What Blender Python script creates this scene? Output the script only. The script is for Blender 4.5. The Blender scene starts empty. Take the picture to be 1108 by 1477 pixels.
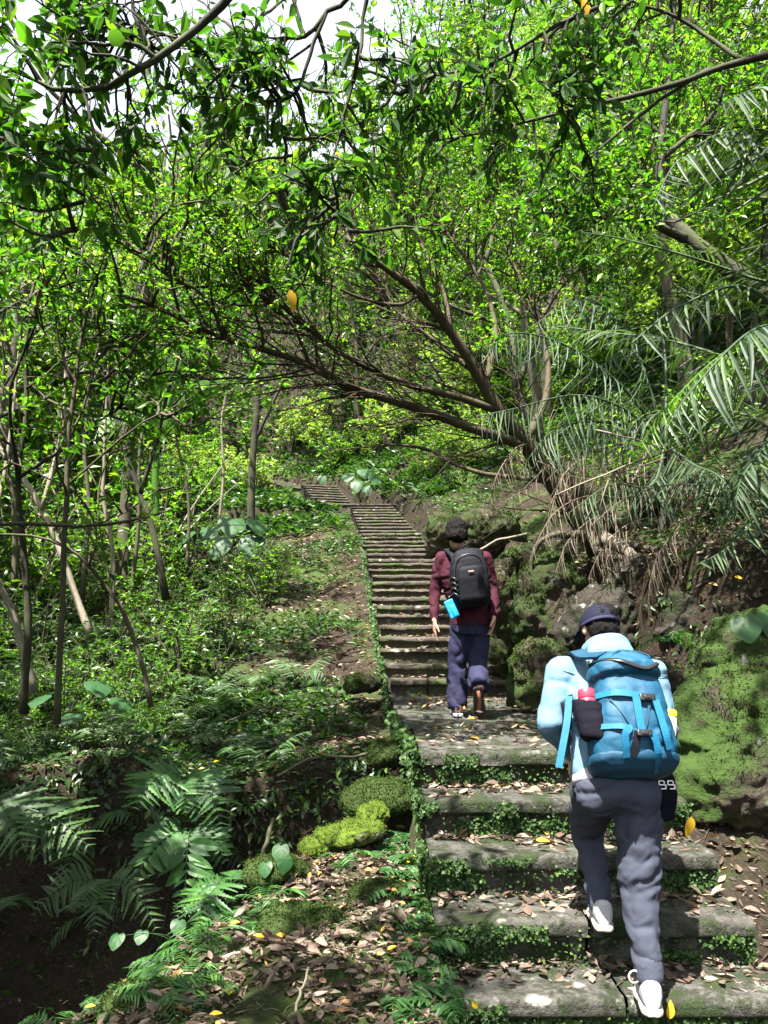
import bpy, math, random, itertools
import numpy as np
from mathutils import Vector, Matrix

random.seed(7)
RNG = np.random.default_rng(11)
F, CX, HY = 1109.0, 554.0, 930.0          # focal length in photo pixels, principal column, horizon row
scene = bpy.context.scene
col = scene.collection


def P(px, py, d):
    """photo pixel + depth in metres -> point (camera stands at the origin, looks along +Y)"""
    return np.array([(px - CX) / F * d, d, (HY - py) / F * d])


def nrm(v):
    v = np.asarray(v, float)
    return v / np.maximum(np.linalg.norm(v, axis=-1, keepdims=True), 1e-9)


SUN_DIR = nrm(np.array([-0.22, -0.33, 0.915]))


# ------------------------------------------------------------------ noise
def vnoise(p, seed=0):
    p = np.asarray(p, float)
    i = np.floor(p).astype(np.int64)
    f = p - i
    u = f * f * (3 - 2 * f)

    def h(a, b, c):
        n = a * 374761393 + b * 668265263 + c * 1440662683 + seed * 974634777
        n = (n ^ (n >> 13)) * 1274126177
        n = n & 0x7fffffff
        n = ((n ^ (n >> 16)) * 668265261) & 0x7fffffff
        return n / 0x7fffffff
    r = 0
    for dx in (0, 1):
        for dy in (0, 1):
            for dz in (0, 1):
                w = (u[:, 0] if dx else 1 - u[:, 0]) * (u[:, 1] if dy else 1 - u[:, 1]) * (u[:, 2] if dz else 1 - u[:, 2])
                r = r + w * h(i[:, 0] + dx, i[:, 1] + dy, i[:, 2] + dz)
    return r * 2 - 1


def fbm(p, octaves=4, seed=0):
    p = np.asarray(p, float)
    a, s, r = 1.0, 1.0, 0
    for o in range(octaves):
        r = r + a * vnoise(p * s + 17.3 * o, seed + o)
        a *= .5
        s *= 2.03
    return r / 1.6


def sstep(a, b, x):
    t = np.clip((x - a) / (b - a), 0, 1)
    return t * t * (3 - 2 * t)


# ------------------------------------------------------------------ mesh building
def link(o, parent=None):
    col.objects.link(o)
    if parent is not None:
        o.parent = parent
    return o


class MB:
    def __init__(s):
        s.V, s.L, s.T, s.n = [], [], [], 0

    def arr(s, V, L, T):
        V = np.asarray(V, np.float64).reshape(-1, 3)
        s.V.append(V)
        s.L.append(np.asarray(L, np.int64) + s.n)
        s.T.append(np.asarray(T, np.int64))
        s.n += len(V)

    def add(s, V, faces):
        s.arr(V, np.fromiter(itertools.chain.from_iterable(faces), np.int64), [len(f) for f in faces])

    def join(s, o):
        for V, L, T in zip(o.V, o.L, o.T):
            pass
        if o.n:
            s.V += o.V
            s.L += [l + s.n for l in o.L]
            s.T += o.T
            s.n += o.n

    def verts(s):
        return np.concatenate(s.V) if s.V else np.zeros((0, 3))

    def mesh(s, name, m=None, smooth=True):
        me = bpy.data.meshes.new(name)
        if s.n:
            V = np.concatenate(s.V)
            L = np.concatenate(s.L)
            T = np.concatenate(s.T)
            me.vertices.add(len(V))
            me.vertices.foreach_set("co", V.astype(np.float32).ravel())
            me.loops.add(len(L))
            me.loops.foreach_set("vertex_index", L.astype(np.int32))
            me.polygons.add(len(T))
            st = np.concatenate([[0], np.cumsum(T)[:-1]])
            me.polygons.foreach_set("loop_start", st.astype(np.int32))
            me.update(calc_edges=True)
            me.polygons.foreach_set("use_smooth", np.full(len(T), bool(smooth)))
        if m:
            me.materials.append(m)
        return me

    def build(s, name, m, parent=None, smooth=True):
        return link(bpy.data.objects.new(name, s.mesh(name, m, smooth)), parent)


def grid_faces(a, b, wrap=True):
    """a rings of b points -> quads (index arrays)"""
    i = np.arange(a - 1)[:, None]
    j = np.arange(b if wrap else b - 1)[None, :]
    j2 = (j + 1) % b
    q = np.stack([i * b + j, i * b + j2, (i + 1) * b + j2, (i + 1) * b + j], -1).reshape(-1, 4)
    return q


def tubes(mb, Pn, R, sides=6, cap=True):
    """Pn (N,m,3) polylines, R (N,m) radii: all in one go"""
    Pn = np.asarray(Pn, float)
    if Pn.ndim == 2:
        Pn = Pn[None]
    N, m, _ = Pn.shape
    R = np.broadcast_to(np.asarray(R, float), (N, m))
    T = np.gradient(Pn, axis=1)
    T = nrm(T)
    mean = nrm(Pn[:, -1] - Pn[:, 0] + 1e-6)
    ref = np.where(np.abs(mean[:, 2:3]) < .8, np.array([[0, 0, 1.]]), np.array([[1., 0.2, 0]]))
    A = nrm(np.cross(T, ref[:, None, :]))
    B = np.cross(T, A)
    ang = np.linspace(0, 2 * np.pi, sides, endpoint=False)
    ring = Pn[:, :, None, :] + R[:, :, None, None] * (A[:, :, None, :] * np.cos(ang)[None, None, :, None] + B[:, :, None, :] * np.sin(ang)[None, None, :, None])
    V = ring.reshape(-1, 3)
    q = grid_faces(m, sides)
    L = (q[None] + (np.arange(N) * m * sides)[:, None, None]).reshape(-1)
    T4 = np.full(N * len(q), 4)
    mb.arr(V, L, T4)
    if cap and sides > 3 and N < 200:
        base = mb.n - len(V)
        for k in range(N):
            o = base + k * m * sides
            mb.L.append(np.arange(sides - 1, -1, -1) + o)
            mb.T.append(np.array([sides]))
            mb.L.append(np.arange(sides) + o + (m - 1) * sides)
            mb.T.append(np.array([sides]))
            mb.V.append(np.zeros((0, 3)))
            mb.V.append(np.zeros((0, 3)))


def resample(pts, m):
    """Catmull-Rom through pts (k,3 or k,n) -> m points"""
    p = np.asarray(pts, float)
    k = len(p)
    q = np.vstack([2 * p[0] - p[1], p, 2 * p[-1] - p[-2]])
    t = np.linspace(0, k - 1 - 1e-9, m)
    i = t.astype(int)
    u = (t - i)[:, None]
    p0, p1, p2, p3 = q[i], q[i + 1], q[i + 2], q[i + 3]
    return .5 * (2 * p1 + (p2 - p0) * u + (2 * p0 - 5 * p1 + 4 * p2 - p3) * u * u + (3 * p1 - p0 - 3 * p2 + p3) * u ** 3)


def loft(mb, rings, k=24, e=2.0):
    """rings: (centre, half-width vector, half-depth vector[, exponent]) -> closed lofted body"""
    a = np.linspace(0, 2 * np.pi, k, endpoint=False)
    V = []
    for r in rings:
        ee = r[3] if len(r) > 3 else e
        c = np.sign(np.cos(a)) * np.abs(np.cos(a)) ** (2 / ee)
        s = np.sign(np.sin(a)) * np.abs(np.sin(a)) ** (2 / ee)
        V.append(np.asarray(r[0])[None] + c[:, None] * np.asarray(r[1])[None] + s[:, None] * np.asarray(r[2])[None])
    n = len(rings)
    f = [tuple(x) for x in grid_faces(n, k)]
    f.append(tuple(range(k - 1, -1, -1)))
    f.append(tuple(range((n - 1) * k, n * k)))
    mb.add(np.concatenate(V), f)


def capsule(mb, p0, p1, r0, r1=None, k=16):
    p0, p1 = np.asarray(p0, float), np.asarray(p1, float)
    r1 = r0 if r1 is None else r1
    t = nrm(p1 - p0)
    ref = np.array([0, 0, 1.]) if abs(t[2]) < .9 else np.array([1., 0, 0])
    A = nrm(np.cross(t, ref))
    B = np.cross(t, A)
    rings = []
    for ph in (-85, -60, -35, -10):
        c, s = math.cos(math.radians(ph)), math.sin(math.radians(ph))
        rings.append((p0 + t * r0 * s, A * r0 * c, B * r0 * c))
    for u in (.25, .5, .75):
        r = r0 + (r1 - r0) * u
        rings.append((p0 + (p1 - p0) * u, A * r, B * r))
    for ph in (10, 35, 60, 85):
        c, s = math.cos(math.radians(ph)), math.sin(math.radians(ph))
        rings.append((p1 + t * r1 * s, A * r1 * c, B * r1 * c))
    loft(mb, rings, k)


def ball(mb, c, rx, ry=None, rz=None, ax=None):
    ry = rx if ry is None else ry
    rz = rx if rz is None else rz
    X, Y, Z = (np.eye(3) if ax is None else ax)
    rings = []
    for ph in np.linspace(-86, 86, 11):
        cc, s = math.cos(math.radians(ph)), math.sin(math.radians(ph))
        rings.append((np.asarray(c) + np.asarray(Z) * rz * s, np.asarray(X) * rx * cc, np.asarray(Y) * ry * cc))
    loft(mb, rings, 20)


def remesh(mb, voxel=.012, smooth=3, disp=None, name="tmp"):
    """weld overlapping closed pieces into one continuous skin; optional disp(V,N)->offset along the normal"""
    me = mb.mesh(name)
    o = bpy.data.objects.new(name, me)
    col.objects.link(o)
    m = o.modifiers.new("r", 'REMESH')
    m.mode = 'VOXEL'
    m.voxel_size = voxel
    if smooth:
        s = o.modifiers.new("s", 'SMOOTH')
        s.factor = .5
        s.iterations = smooth
    dg = bpy.context.evaluated_depsgraph_get()
    dg.update()
    me2 = bpy.data.meshes.new_from_object(o.evaluated_get(dg))
    bpy.data.objects.remove(o)
    bpy.data.meshes.remove(me)
    n = len(me2.vertices)
    V = np.empty(n * 3, np.float32)
    me2.vertices.foreach_get("co", V)
    V = V.reshape(-1, 3).astype(float)
    if disp is not None:
        Nn = np.empty(n * 3, np.float32)
        me2.vertices.foreach_get("normal", Nn)
        V = V + Nn.reshape(-1, 3) * disp(V, Nn.reshape(-1, 3))[:, None]
        me2.vertices.foreach_set("co", V.astype(np.float32).ravel())
    me2.polygons.foreach_set("use_smooth", np.full(len(me2.polygons), True))
    me2.update()
    return me2


def put(me, name, m, parent=None):
    me.name = name
    me.materials.clear()
    me.materials.append(m)
    return link(bpy.data.objects.new(name, me), parent)


def tag(o, label=None, cat=None, group=None, kind=None):
    if label: o["label"] = label
    if cat: o["category"] = cat
    if group: o["group"] = group
    if kind: o["kind"] = kind
    return o


def thing(name, label, cat, loc=(0, 0, 0), group=None):
    o = bpy.data.objects.new(name, None)
    o.empty_display_size = .1
    o.location = [float(x) for x in loc]
    link(o)
    return tag(o, label, cat, group)


def rebase(o, loc):
    """move a root (and keep children, built in world coordinates, where they are)"""
    o.location = [float(x) for x in loc]
    for c in o.children:
        c.location = [-float(x) for x in loc]
    return o


def dup(root, loc=None, rot=None, scale=None, label=None, group=None):
    c = root.copy()
    col.objects.link(c)
    if loc is not None: c.location = [float(x) for x in loc]
    if rot is not None: c.rotation_euler = rot
    if scale is not None: c.scale = (scale,) * 3 if np.isscalar(scale) else scale
    if label: c["label"] = label
    if group: c["group"] = group
    for ch in root.children:
        d = ch.copy()
        col.objects.link(d)
        d.parent = c
        for g in ch.children:
            e = g.copy()
            col.objects.link(e)
            e.parent = d
    return c


# ------------------------------------------------------------------ leaves
def tpl(rows, curl=.12, fold=.10, wavy=0.0):
    """leaf along +x, length 1: rows = (t, half width); midrib folded, tip drooping"""
    V, F_ = [], []
    V.append((rows[0][0], 0, 0))
    for t, w in rows[1:-1]:
        z = -curl * t * t
        V += [(t, w, z + fold * w * 2), (t, 0, z), (t, -w, z + fold * w * 2)]
    V.append((rows[-1][0], 0, -curl))
    n = len(rows) - 2
    F_ += [(0, 2, 1), (0, 3, 2)]
    for i in range(n - 1):
        a = 1 + 3 * i
        F_ += [(a, a + 1, a + 4, a + 3), (a + 1, a + 2, a + 5, a + 4)]
    a = 1 + 3 * (n - 1)
    e = 1 + 3 * n
    F_ += [(a, a + 1, e), (a + 1, a + 2, e)]
    return np.array(V, float), F_


BROAD = tpl([(0, 0), (.16, .12), (.4, .21), (.65, .17), (.86, .07), (1, 0)], .16, .16)
MID = tpl([(0, 0), (.4, .22), (.72, .15), (1, 0)], .15, .2)
SMALL = (np.array([(0, 0, 0), (.45, .24, .06), (1, 0, -.1), (.45, -.24, .06)], float), [(0, 2, 1), (0, 3, 2)])
ROUND = tpl([(0, 0), (.2, .36), (.6, .42), (.9, .22), (1, 0)], .1, .08)
LANCE = tpl([(0, 0), (.2, .08), (.5, .10), (.8, .06), (1, 0)], .25, .2)
DRY = tpl([(0, 0), (.15, .09), (.4, .17), (.68, .13), (.88, .05), (1, 0)], -.16, .22)
STRIP = tpl([(0, 0), (.08, .023), (.35, .031), (.65, .025), (.85, .014), (1, 0)], .5, .25)
FINE = tpl([(0, 0)] + [(t, .23 * math.sin(math.pi * t ** .85) ** .8 * (1.12 - .3 * t)) for t in np.linspace(.06, .94, 11)] + [(1, 0)], .18, .14)
SERR = tpl([(0, 0)] + [(t, (.115 * (1 - .85 * t) + .01) * (1.0 if i % 2 else .55)) for i, t in enumerate(np.linspace(.06, .95, 14))] + [(1, 0)], .22, .12)
DRY2 = tpl([(0, 0), (.2, .07), (.45, .12), (.75, .09), (1, 0)], .2, -.4)
DRY3 = tpl([(0, 0), (.12, .14), (.35, .25), (.62, .2), (.85, .09), (1, 0)], -.08, .28)


def scatter(mb, T, pos, d, up, size, wide=1.0):
    V0, F0 = T
    N = len(pos)
    if N == 0:
        return
    d = nrm(d)
    y = nrm(np.cross(up, d))
    z = np.cross(d, y)
    size = np.broadcast_to(np.asarray(size, float), (N,))
    wide = np.broadcast_to(np.asarray(wide, float), (N,))
    V = pos[:, None] + size[:, None, None] * (V0[None, :, 0:1] * d[:, None] + (V0[None, :, 1:2] * wide[:, None, None]) * y[:, None] + V0[None, :, 2:3] * z[:, None])
    L0 = np.fromiter(itertools.chain.from_iterable(F0), np.int64)
    T0 = np.array([len(f) for f in F0])
    L = (L0[None] + (np.arange(N) * len(V0))[:, None]).ravel()
    mb.arr(V.reshape(-1, 3), L, np.tile(T0, N))


def rdir(rng, n):
    v = rng.normal(size=(n, 3))
    return nrm(v)


def along(Pl, idx, t):
    """points + tangents on polylines Pl[idx] at parameter t"""
    m = Pl.shape[1]
    x = t * (m - 1)
    i = np.minimum(x.astype(int), m - 2)
    u = (x - i)[:, None]
    a, b = Pl[idx, i], Pl[idx, i + 1]
    return a + (b - a) * u, nrm(b - a)


def children(rng, Pl, k, length, tmin=.2, tmax=1., fwd=.5, out=1., up=.25, m=6, gnarl=.25, taper=0.5, aim=None):
    """k child branches for each polyline"""
    N = len(Pl)
    idx = np.repeat(np.arange(N), k)
    t = rng.uniform(tmin, tmax, N * k)
    p, tan = along(Pl, idx, t)
    r = rdir(rng, N * k)
    r = nrm(r - tan * np.sum(r * tan, 1, keepdims=True))
    d = tan * fwd + r * out + np.array([0, 0, up])
    if aim is not None:
        d = d + np.asarray(aim)
    d = nrm(d)
    ln = length * rng.uniform(.55, 1.25, N * k) * (1 - taper * t)
    out_ = [p]
    cur = p
    for j in range(m - 1):
        d = nrm(d + gnarl * rng.normal(size=d.shape) + np.array([0, 0, up * .15]))
        cur = cur + d * (ln / (m - 1))[:, None]
        out_.append(cur)
    return np.stack(out_, 1)


SUN_T = np.zeros((0, 4))


def lit_ok(pos, margin=0.):
    """gaps in the canopy: leaves standing between the sun and the sunlit patches of the ground are missing"""
    keep = np.ones(len(pos), bool)
    for x, y, z, r in SUN_T:
        v = pos - np.array([x, y, z])
        t = v @ SUN_DIR
        dd = np.linalg.norm(v - t[:, None] * SUN_DIR, axis=1)
        keep &= ~((t > .6) & (dd < r + margin))
    return keep


def lit_twigs(Pl):
    ok = lit_ok(Pl.reshape(-1, 3), .03).reshape(Pl.shape[:2]).all(1)
    return Pl[ok]


def leaves(mb, rng, Pl, n, size, T=MID, tmin=.15, side=.9, fwd=.5, droop=.25, flat=.7, gap=None, wide=1., near=1.7):
    N = len(Pl)
    idx = np.repeat(np.arange(N), n)
    t = rng.uniform(tmin, 1., N * n)
    p, tan = along(Pl, idx, t)
    r = rdir(rng, N * n)
    r = nrm(r - tan * np.sum(r * tan, 1, keepdims=True))
    r[:, 2] *= .6
    d = nrm(tan * fwd + r * side + np.array([0, 0, -droop]))
    up = nrm(np.array([0, 0, 1.]) * flat + (1 - flat) * 1.4 * rng.normal(size=p.shape))
    s = size * (.4 + .95 * rng.uniform(size=N * n) ** 1.1)
    keep = lit_ok(p, size * .6)
    front = (p[:, 1] > .2)
    keep &= ~(front & (np.linalg.norm(p, axis=1) < near))
    if gap is not None:
        keep &= gap(p)
    scatter(mb, T, p[keep], d[keep], up[keep], s[keep], wide)


# ------------------------------------------------------------------ materials
class NT:
    def __init__(s, name):
        s.m = bpy.data.materials.new(name)
        s.m.use_nodes = True
        s.t = s.m.node_tree
        s.t.nodes.clear()
        s.out = s.t.nodes.new('ShaderNodeOutputMaterial')

    def n(s, typ, ins=None, **kw):
        nd = s.t.nodes.new('ShaderNode' + typ)
        for k, v in kw.items():
            setattr(nd, k, v)
        for k, v in (ins or {}).items():
            s.set(nd, k, v)
        return nd

    def set(s, nd, k, v):
        sock = nd.inputs[k]
        if isinstance(v, bpy.types.NodeSocket):
            s.t.links.new(v, sock)
        elif isinstance(v, bpy.types.Node):
            s.t.links.new(v.outputs[0], sock)
        else:
            if isinstance(v, (tuple, list)) and len(v) == 3 and sock.type == 'RGBA':
                v = (*v, 1)
            sock.default_value = v

    def ramp(s, fac, stops):
        r = s.n('ValToRGB', {'Fac': fac})
        el = r.color_ramp.elements
        while len(el) < len(stops):
            el.new(.5)
        for e, (p, c) in zip(el, stops):
            e.position = p
            e.color = (*c, 1) if len(c) == 3 else c
        return r

    def noise(s, scale, detail=4, rough=.6, vec=None, dist=0):
        ins = {'Scale': scale, 'Detail': detail, 'Roughness': rough, 'Distortion': dist}
        if vec is not None:
            ins['Vector'] = vec
        return s.n('TexNoise', ins)

    def geo(s):
        return s.n('NewGeometry')

    def obj(s):
        return s.n('TexCoord').outputs['Object']

    def mix(s, fac, a, b, mode='MIX'):
        nd = s.n('Mix', data_type='RGBA', blend_type=mode)
        for k, v in ((0, fac), (6, a), (7, b)):
            s.set(nd, k, v)
        return nd.outputs[2]

    def bump(s, h, strength=.4, dist=.01):
        return s.n('Bump', {'Height': h, 'Strength': strength, 'Distance': dist})

    def bsdf(s, color, rough=.8, bump=None, spec=.3, **kw):
        ins = {'Base Color': color, 'Roughness': rough, 'Specular IOR Level': spec}
        ins.update(kw)
        if bump is not None:
            ins['Normal'] = bump
        return s.n('BsdfPrincipled', ins)

    def done(s, sh):
        s.t.links.new(sh.outputs[0] if isinstance(sh, bpy.types.Node) else sh, s.out.inputs[0])
        return s.m


def leaf_mat(name, stops, trans=.42, tcol=(1.5, 1.7, .6), rough=.42, spec=.45, clump=None):
    t = NT(name)
    g = t.geo()
    c = t.ramp(g.outputs['Random Per Island'], stops).outputs[0]
    if clump:
        nz = t.noise(clump[0], 2, .5, t.obj())
        f = t.ramp(nz.outputs[0], [(.38, (0, 0, 0)), (.62, (1, 1, 1))]).outputs[0]
        c = t.mix(f, c, t.mix(1., c, clump[1], 'MULTIPLY'))
    b = t.bsdf(c, rough, None, spec)
    tc = t.mix(1., c, (*tcol, 1), 'MULTIPLY')
    tr = t.n('BsdfTranslucent', {'Color': tc})
    mx = t.n('MixShader', {0: trans, 1: b.outputs[0], 2: tr.outputs[0]})
    return t.done(mx)


def stone_mat(name, c1, c2, moss=.5, mossc=(.05, .085, .018), mscale=3.5, bump=.5, green_up=0.0):
    t = NT(name)
    v = t.obj()
    n1 = t.noise(2.3, 6, .65, v)
    n2 = t.noise(26, 5, .7, v)
    base = t.mix(n1.outputs[0], c1, c2)
    sp = t.ramp(n2.outputs[0], [(.35, (.45, .45, .45)), (.6, (1.1, 1.08, 1.05))]).outputs[0]
    base = t.mix(.8, base, sp, 'MULTIPLY')
    lich = t.noise(9, 3, .5, v)
    base = t.mix(t.ramp(lich.outputs[0], [(.62, (0, 0, 0)), (.72, (.55, .55, .55))]).outputs[0], base, (.33, .34, .30))
    n3 = t.noise(mscale, 8, .72, v, .4)
    n3b = t.noise(38, 4, .7, v)
    f = t.n('Math', {0: t.n('Math', {0: n3b.outputs[0], 1: .5}, operation='SUBTRACT').outputs[0], 1: .32}, operation='MULTIPLY')
    f = t.n('Math', {0: n3.outputs[0], 1: f.outputs[0]}, operation='ADD').outputs[0]
    if green_up:
        nz = t.n('SeparateXYZ', {0: t.geo().outputs['Normal']}).outputs[2]
        f = t.n('Math', {0: f, 1: t.n('Math', {0: nz, 1: green_up}, operation='MULTIPLY')}, operation='ADD')
        f = f.outputs[0]
    mk = t.ramp(f, [(.62 - .3 * moss, (0, 0, 0)), (.74 - .3 * moss, (1, 1, 1))]).outputs[0]
    n4 = t.noise(60, 4, .7, v)
    n5 = t.noise(6, 3, .6, v)
    mc = t.mix(n5.outputs[0], tuple(x * .55 for x in mossc), tuple(min(1, x * 1.7) for x in mossc))
    colr = t.mix(mk, base, mc)
    h = t.n('Math', {0: n2.outputs[0], 1: t.n('Math', {0: mk, 1: n4.outputs[0]}, operation='MULTIPLY')}, operation='ADD')
    return t.done(t.bsdf(colr, .92, t.bump(h.outputs[0], bump, .02), .2))


def bark_mat(name, c1, c2, spots=None, scale=14):
    t = NT(name)
    v = t.obj()
    mp = t.n('Mapping', {'Vector': v, 'Scale': (1, 1, .35)})
    n1 = t.noise(scale, 6, .7, mp.outputs[0], .6)
    n2 = t.noise(3, 4, .6, v)
    c = t.mix(n1.outputs[0], c1, c2)
    c = t.mix(t.ramp(n2.outputs[0], [(.4, (0, 0, 0)), (.65, (1, 1, 1))]).outputs[0], c, t.mix(.6, c, spots or (.06, .07, .03)))
    return t.done(t.bsdf(c, .85, t.bump(n1.outputs[0], .7, .015), .25))


def cloth_mat(name, c, rough=.85, weave=400, var=.12, spec=.2):
    t = NT(name)
    v = t.obj()
    n1 = t.noise(weave, 2, .6, v)
    n2 = t.noise(9, 4, .6, v)
    lo, hi = tuple(x * (1 - var) for x in c), tuple(min(1, x * (1 + var)) for x in c)
    cc = t.mix(n2.outputs[0], lo, hi)
    cc = t.mix(.35, cc, t.ramp(n1.outputs[0], [(.3, (.6, .6, .6)), (.7, (1.25, 1.25, 1.25))]).outputs[0], 'MULTIPLY')
    h = t.n('Math', {0: n1.outputs[0], 1: .25}, operation='MULTIPLY')
    h = t.n('Math', {0: h.outputs[0], 1: n2.outputs[0]}, operation='ADD')
    return t.done(t.bsdf(cc, rough, t.bump(h.outputs[0], .35, .012), spec))


def plain_mat(name, c, rough=.5, spec=.4, var=.1):
    t = NT(name)
    n2 = t.noise(30, 4, .6, t.obj())
    cc = t.mix(n2.outputs[0], tuple(x * (1 - var) for x in c), tuple(min(1, x * (1 + var)) for x in c))
    return t.done(t.bsdf(cc, rough, t.bump(n2.outputs[0], .1, .005), spec))


M = {}
M['leaf_big'] = leaf_mat('leaf_broad_green', [(0, (.022, .062, .008)), (.45, (.05, .14, .012)), (.8, (.095, .22, .016)), (1, (.18, .28, .025))], .5, clump=(.9, (.7, .75, .7)))
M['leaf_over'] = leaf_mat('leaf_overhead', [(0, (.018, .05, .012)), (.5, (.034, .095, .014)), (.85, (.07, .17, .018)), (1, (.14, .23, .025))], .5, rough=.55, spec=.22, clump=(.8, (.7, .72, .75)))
M['leaf_fine'] = leaf_mat('leaf_fine_green', [(0, (.032, .085, .008)), (.5, (.07, .175, .012)), (.85, (.13, .26, .018)), (1, (.24, .32, .03))], .5, clump=(.7, (.55, .62, .6)))
M['leaf_shrub'] = leaf_mat('leaf_shrub', [(0, (.028, .07, .01)), (.5, (.07, .16, .018)), (.85, (.12, .22, .025)), (1, (.2, .27, .04))], .46, clump=(.5, (.6, .7, .65)))
M['leaf_far'] = leaf_mat('leaf_far', [(0, (.06, .105, .02)), (.5, (.13, .215, .035)), (.85, (.22, .30, .06)), (1, (.33, .38, .14))], .48, clump=(.3, (.65, .7, .7)))
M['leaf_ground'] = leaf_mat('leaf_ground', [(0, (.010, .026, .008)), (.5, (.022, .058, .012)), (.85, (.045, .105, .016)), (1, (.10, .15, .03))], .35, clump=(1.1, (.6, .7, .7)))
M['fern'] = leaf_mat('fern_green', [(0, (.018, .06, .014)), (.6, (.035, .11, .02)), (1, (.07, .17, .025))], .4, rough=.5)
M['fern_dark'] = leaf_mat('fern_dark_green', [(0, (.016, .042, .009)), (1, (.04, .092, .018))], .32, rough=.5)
M['palm'] = leaf_mat('palm_green', [(0, (.022, .042, .022)), (.6, (.042, .072, .038)), (1, (.08, .12, .055))], .28, (1.6, 1.9, .5), .58, .28)
M['palm_fresh'] = leaf_mat('palm_fresh', [(0, (.05, .13, .01)), (1, (.10, .2, .015))], .5)
M['taro'] = leaf_mat('taro_green', [(0, (.012, .044, .014)), (1, (.026, .078, .022))], .3, (1.2, 1.7, .6), .5, .3)
M['banana'] = leaf_mat('banana_green', [(0, (.06, .15, .02)), (1, (.09, .2, .03))], .5)
M['creeper'] = leaf_mat('creeper_green', [(0, (.010, .028, .007)), (.6, (.024, .060, .012)), (1, (.065, .11, .025))], .25, rough=.55, spec=.25)
M['dry'] = leaf_mat('dry_leaf_brown', [(0, (.035, .024, .017)), (.35, (.085, .058, .042)), (.7, (.155, .112, .085)), (.94, (.25, .195, .155)), (1, (.32, .18, .04))], .18, (1.2, 1.0, .7), .6, .35)
def dry_single():
    t = NT('dry_leaf_single')
    r = t.n('ObjectInfo').outputs['Random']
    c = t.ramp(r, [(0, (.05, .035, .026)), (.4, (.10, .072, .052)), (.75, (.17, .128, .098)), (1, (.26, .205, .165))]).outputs[0]
    n = t.noise(7, 4, .6, t.obj())
    c = t.mix(.7, c, t.ramp(n.outputs[0], [(.35, (.5, .45, .4)), (.65, (1.2, 1.15, 1.1))]).outputs[0], 'MULTIPLY')
    b = t.bsdf(c, .6, t.bump(n.outputs[0], .3, .01), .35)
    tr = t.n('BsdfTranslucent', {'Color': c})
    return t.done(t.n('MixShader', {0: .15, 1: b.outputs[0], 2: tr.outputs[0]}))


M['dry_single'] = dry_single()
M['dry_frond'] = leaf_mat('dry_frond_tan', [(0, (.05, .038, .027)), (.6, (.105, .082, .058)), (1, (.2, .165, .125))], .12, (1.1, 1, .8), .6, .3)
M['yellow'] = leaf_mat('leaf_yellow', [(0, (.55, .30, .015)), (1, (.68, .45, .03))], .4, (1.2, 1.0, .5), .5)
M['bark_main'] = bark_mat('bark_warm_brown', (.022, .015, .011), (.072, .048, .033), (.05, .055, .025))
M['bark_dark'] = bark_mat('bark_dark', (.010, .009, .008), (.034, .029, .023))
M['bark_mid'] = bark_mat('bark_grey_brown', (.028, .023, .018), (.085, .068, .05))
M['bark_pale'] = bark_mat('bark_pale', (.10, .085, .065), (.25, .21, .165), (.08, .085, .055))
M['step'] = stone_mat('step_stone', (.030, .029, .026), (.090, .087, .078), .50, (.019, .030, .010), 5.0, 1.0)
M['step_far'] = stone_mat('step_stone_upper', (.026, .021, .018), (.095, .080, .068), .40, (.04, .06, .018), 2.2, .6)
M['rock'] = stone_mat('rock_mossy', (.028, .022, .016), (.085, .066, .048), .62, (.020, .033, .007), 3.1, 1.0, .08)
M['boulder'] = stone_mat('boulder_moss', (.022, .018, .013), (.07, .058, .042), .66, (.024, .046, .008), 3.0, 1.0, .1)
M['moss_bright'] = stone_mat('moss_bright', (.05, .06, .018), (.09, .10, .03), .85, (.062, .098, .010), 5, 1.0, .2)
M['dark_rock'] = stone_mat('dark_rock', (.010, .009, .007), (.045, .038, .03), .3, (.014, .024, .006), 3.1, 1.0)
M['moss_tuft'] = leaf_mat('moss_tuft', [(0, (.009, .017, .004)), (.5, (.02, .040, .006)), (.85, (.042, .078, .009)), (1, (.08, .11, .02))], .25, rough=.8, spec=.1, clump=(5, (.45, .5, .5)))
M['moss_tuft_bright'] = leaf_mat('moss_tuft_bright', [(0, (.025, .045, .006)), (.6, (.048, .08, .009)), (1, (.09, .125, .02))], .3, rough=.8, spec=.1)
M['slab'] = stone_mat('slab_moss', (.03, .03, .02), (.07, .065, .045), 1.0, (.022, .036, .008), 4, .7, .1)
EXPOSURE = 2.65
# ------------------------------------------------------------------ path profile
PATH = np.array([(1.02, -8, -1.74), (1.0, 2.8, -1.72), (.94, 4.5, -.80), (.71, 7.6, -.64), (.17, 17.4, 2.30), (-.33, 21.6, 3.70),
                 (-.8, 22.4, 3.95), (-1.56, 23.2, 4.0), (-2.27, 26.6, 5.3), (-2.95, 27.8, 5.4), (-4.5, 31, 6.3), (-9, 35, 7.2), (-30, 50, 8)])
HALF = np.array([.72, .72, .72, .66, .64, .60, .6, .6, .6, .6, .6, .6, .6])


def xl(y):
    return np.interp(y, [-8, 3.16, 4.44, 7.7, 17.2, 21.6], [.30, .237, .21, .055, -.48, -.92])


def xr(y):
    return np.interp(y, [-8, 3.16, 3.48, 3.8, 4.44, 7.7, 17.2, 21.6], [1.75, 1.72, 1.68, 1.65, 1.60, 1.36, .80, .25])


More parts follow.
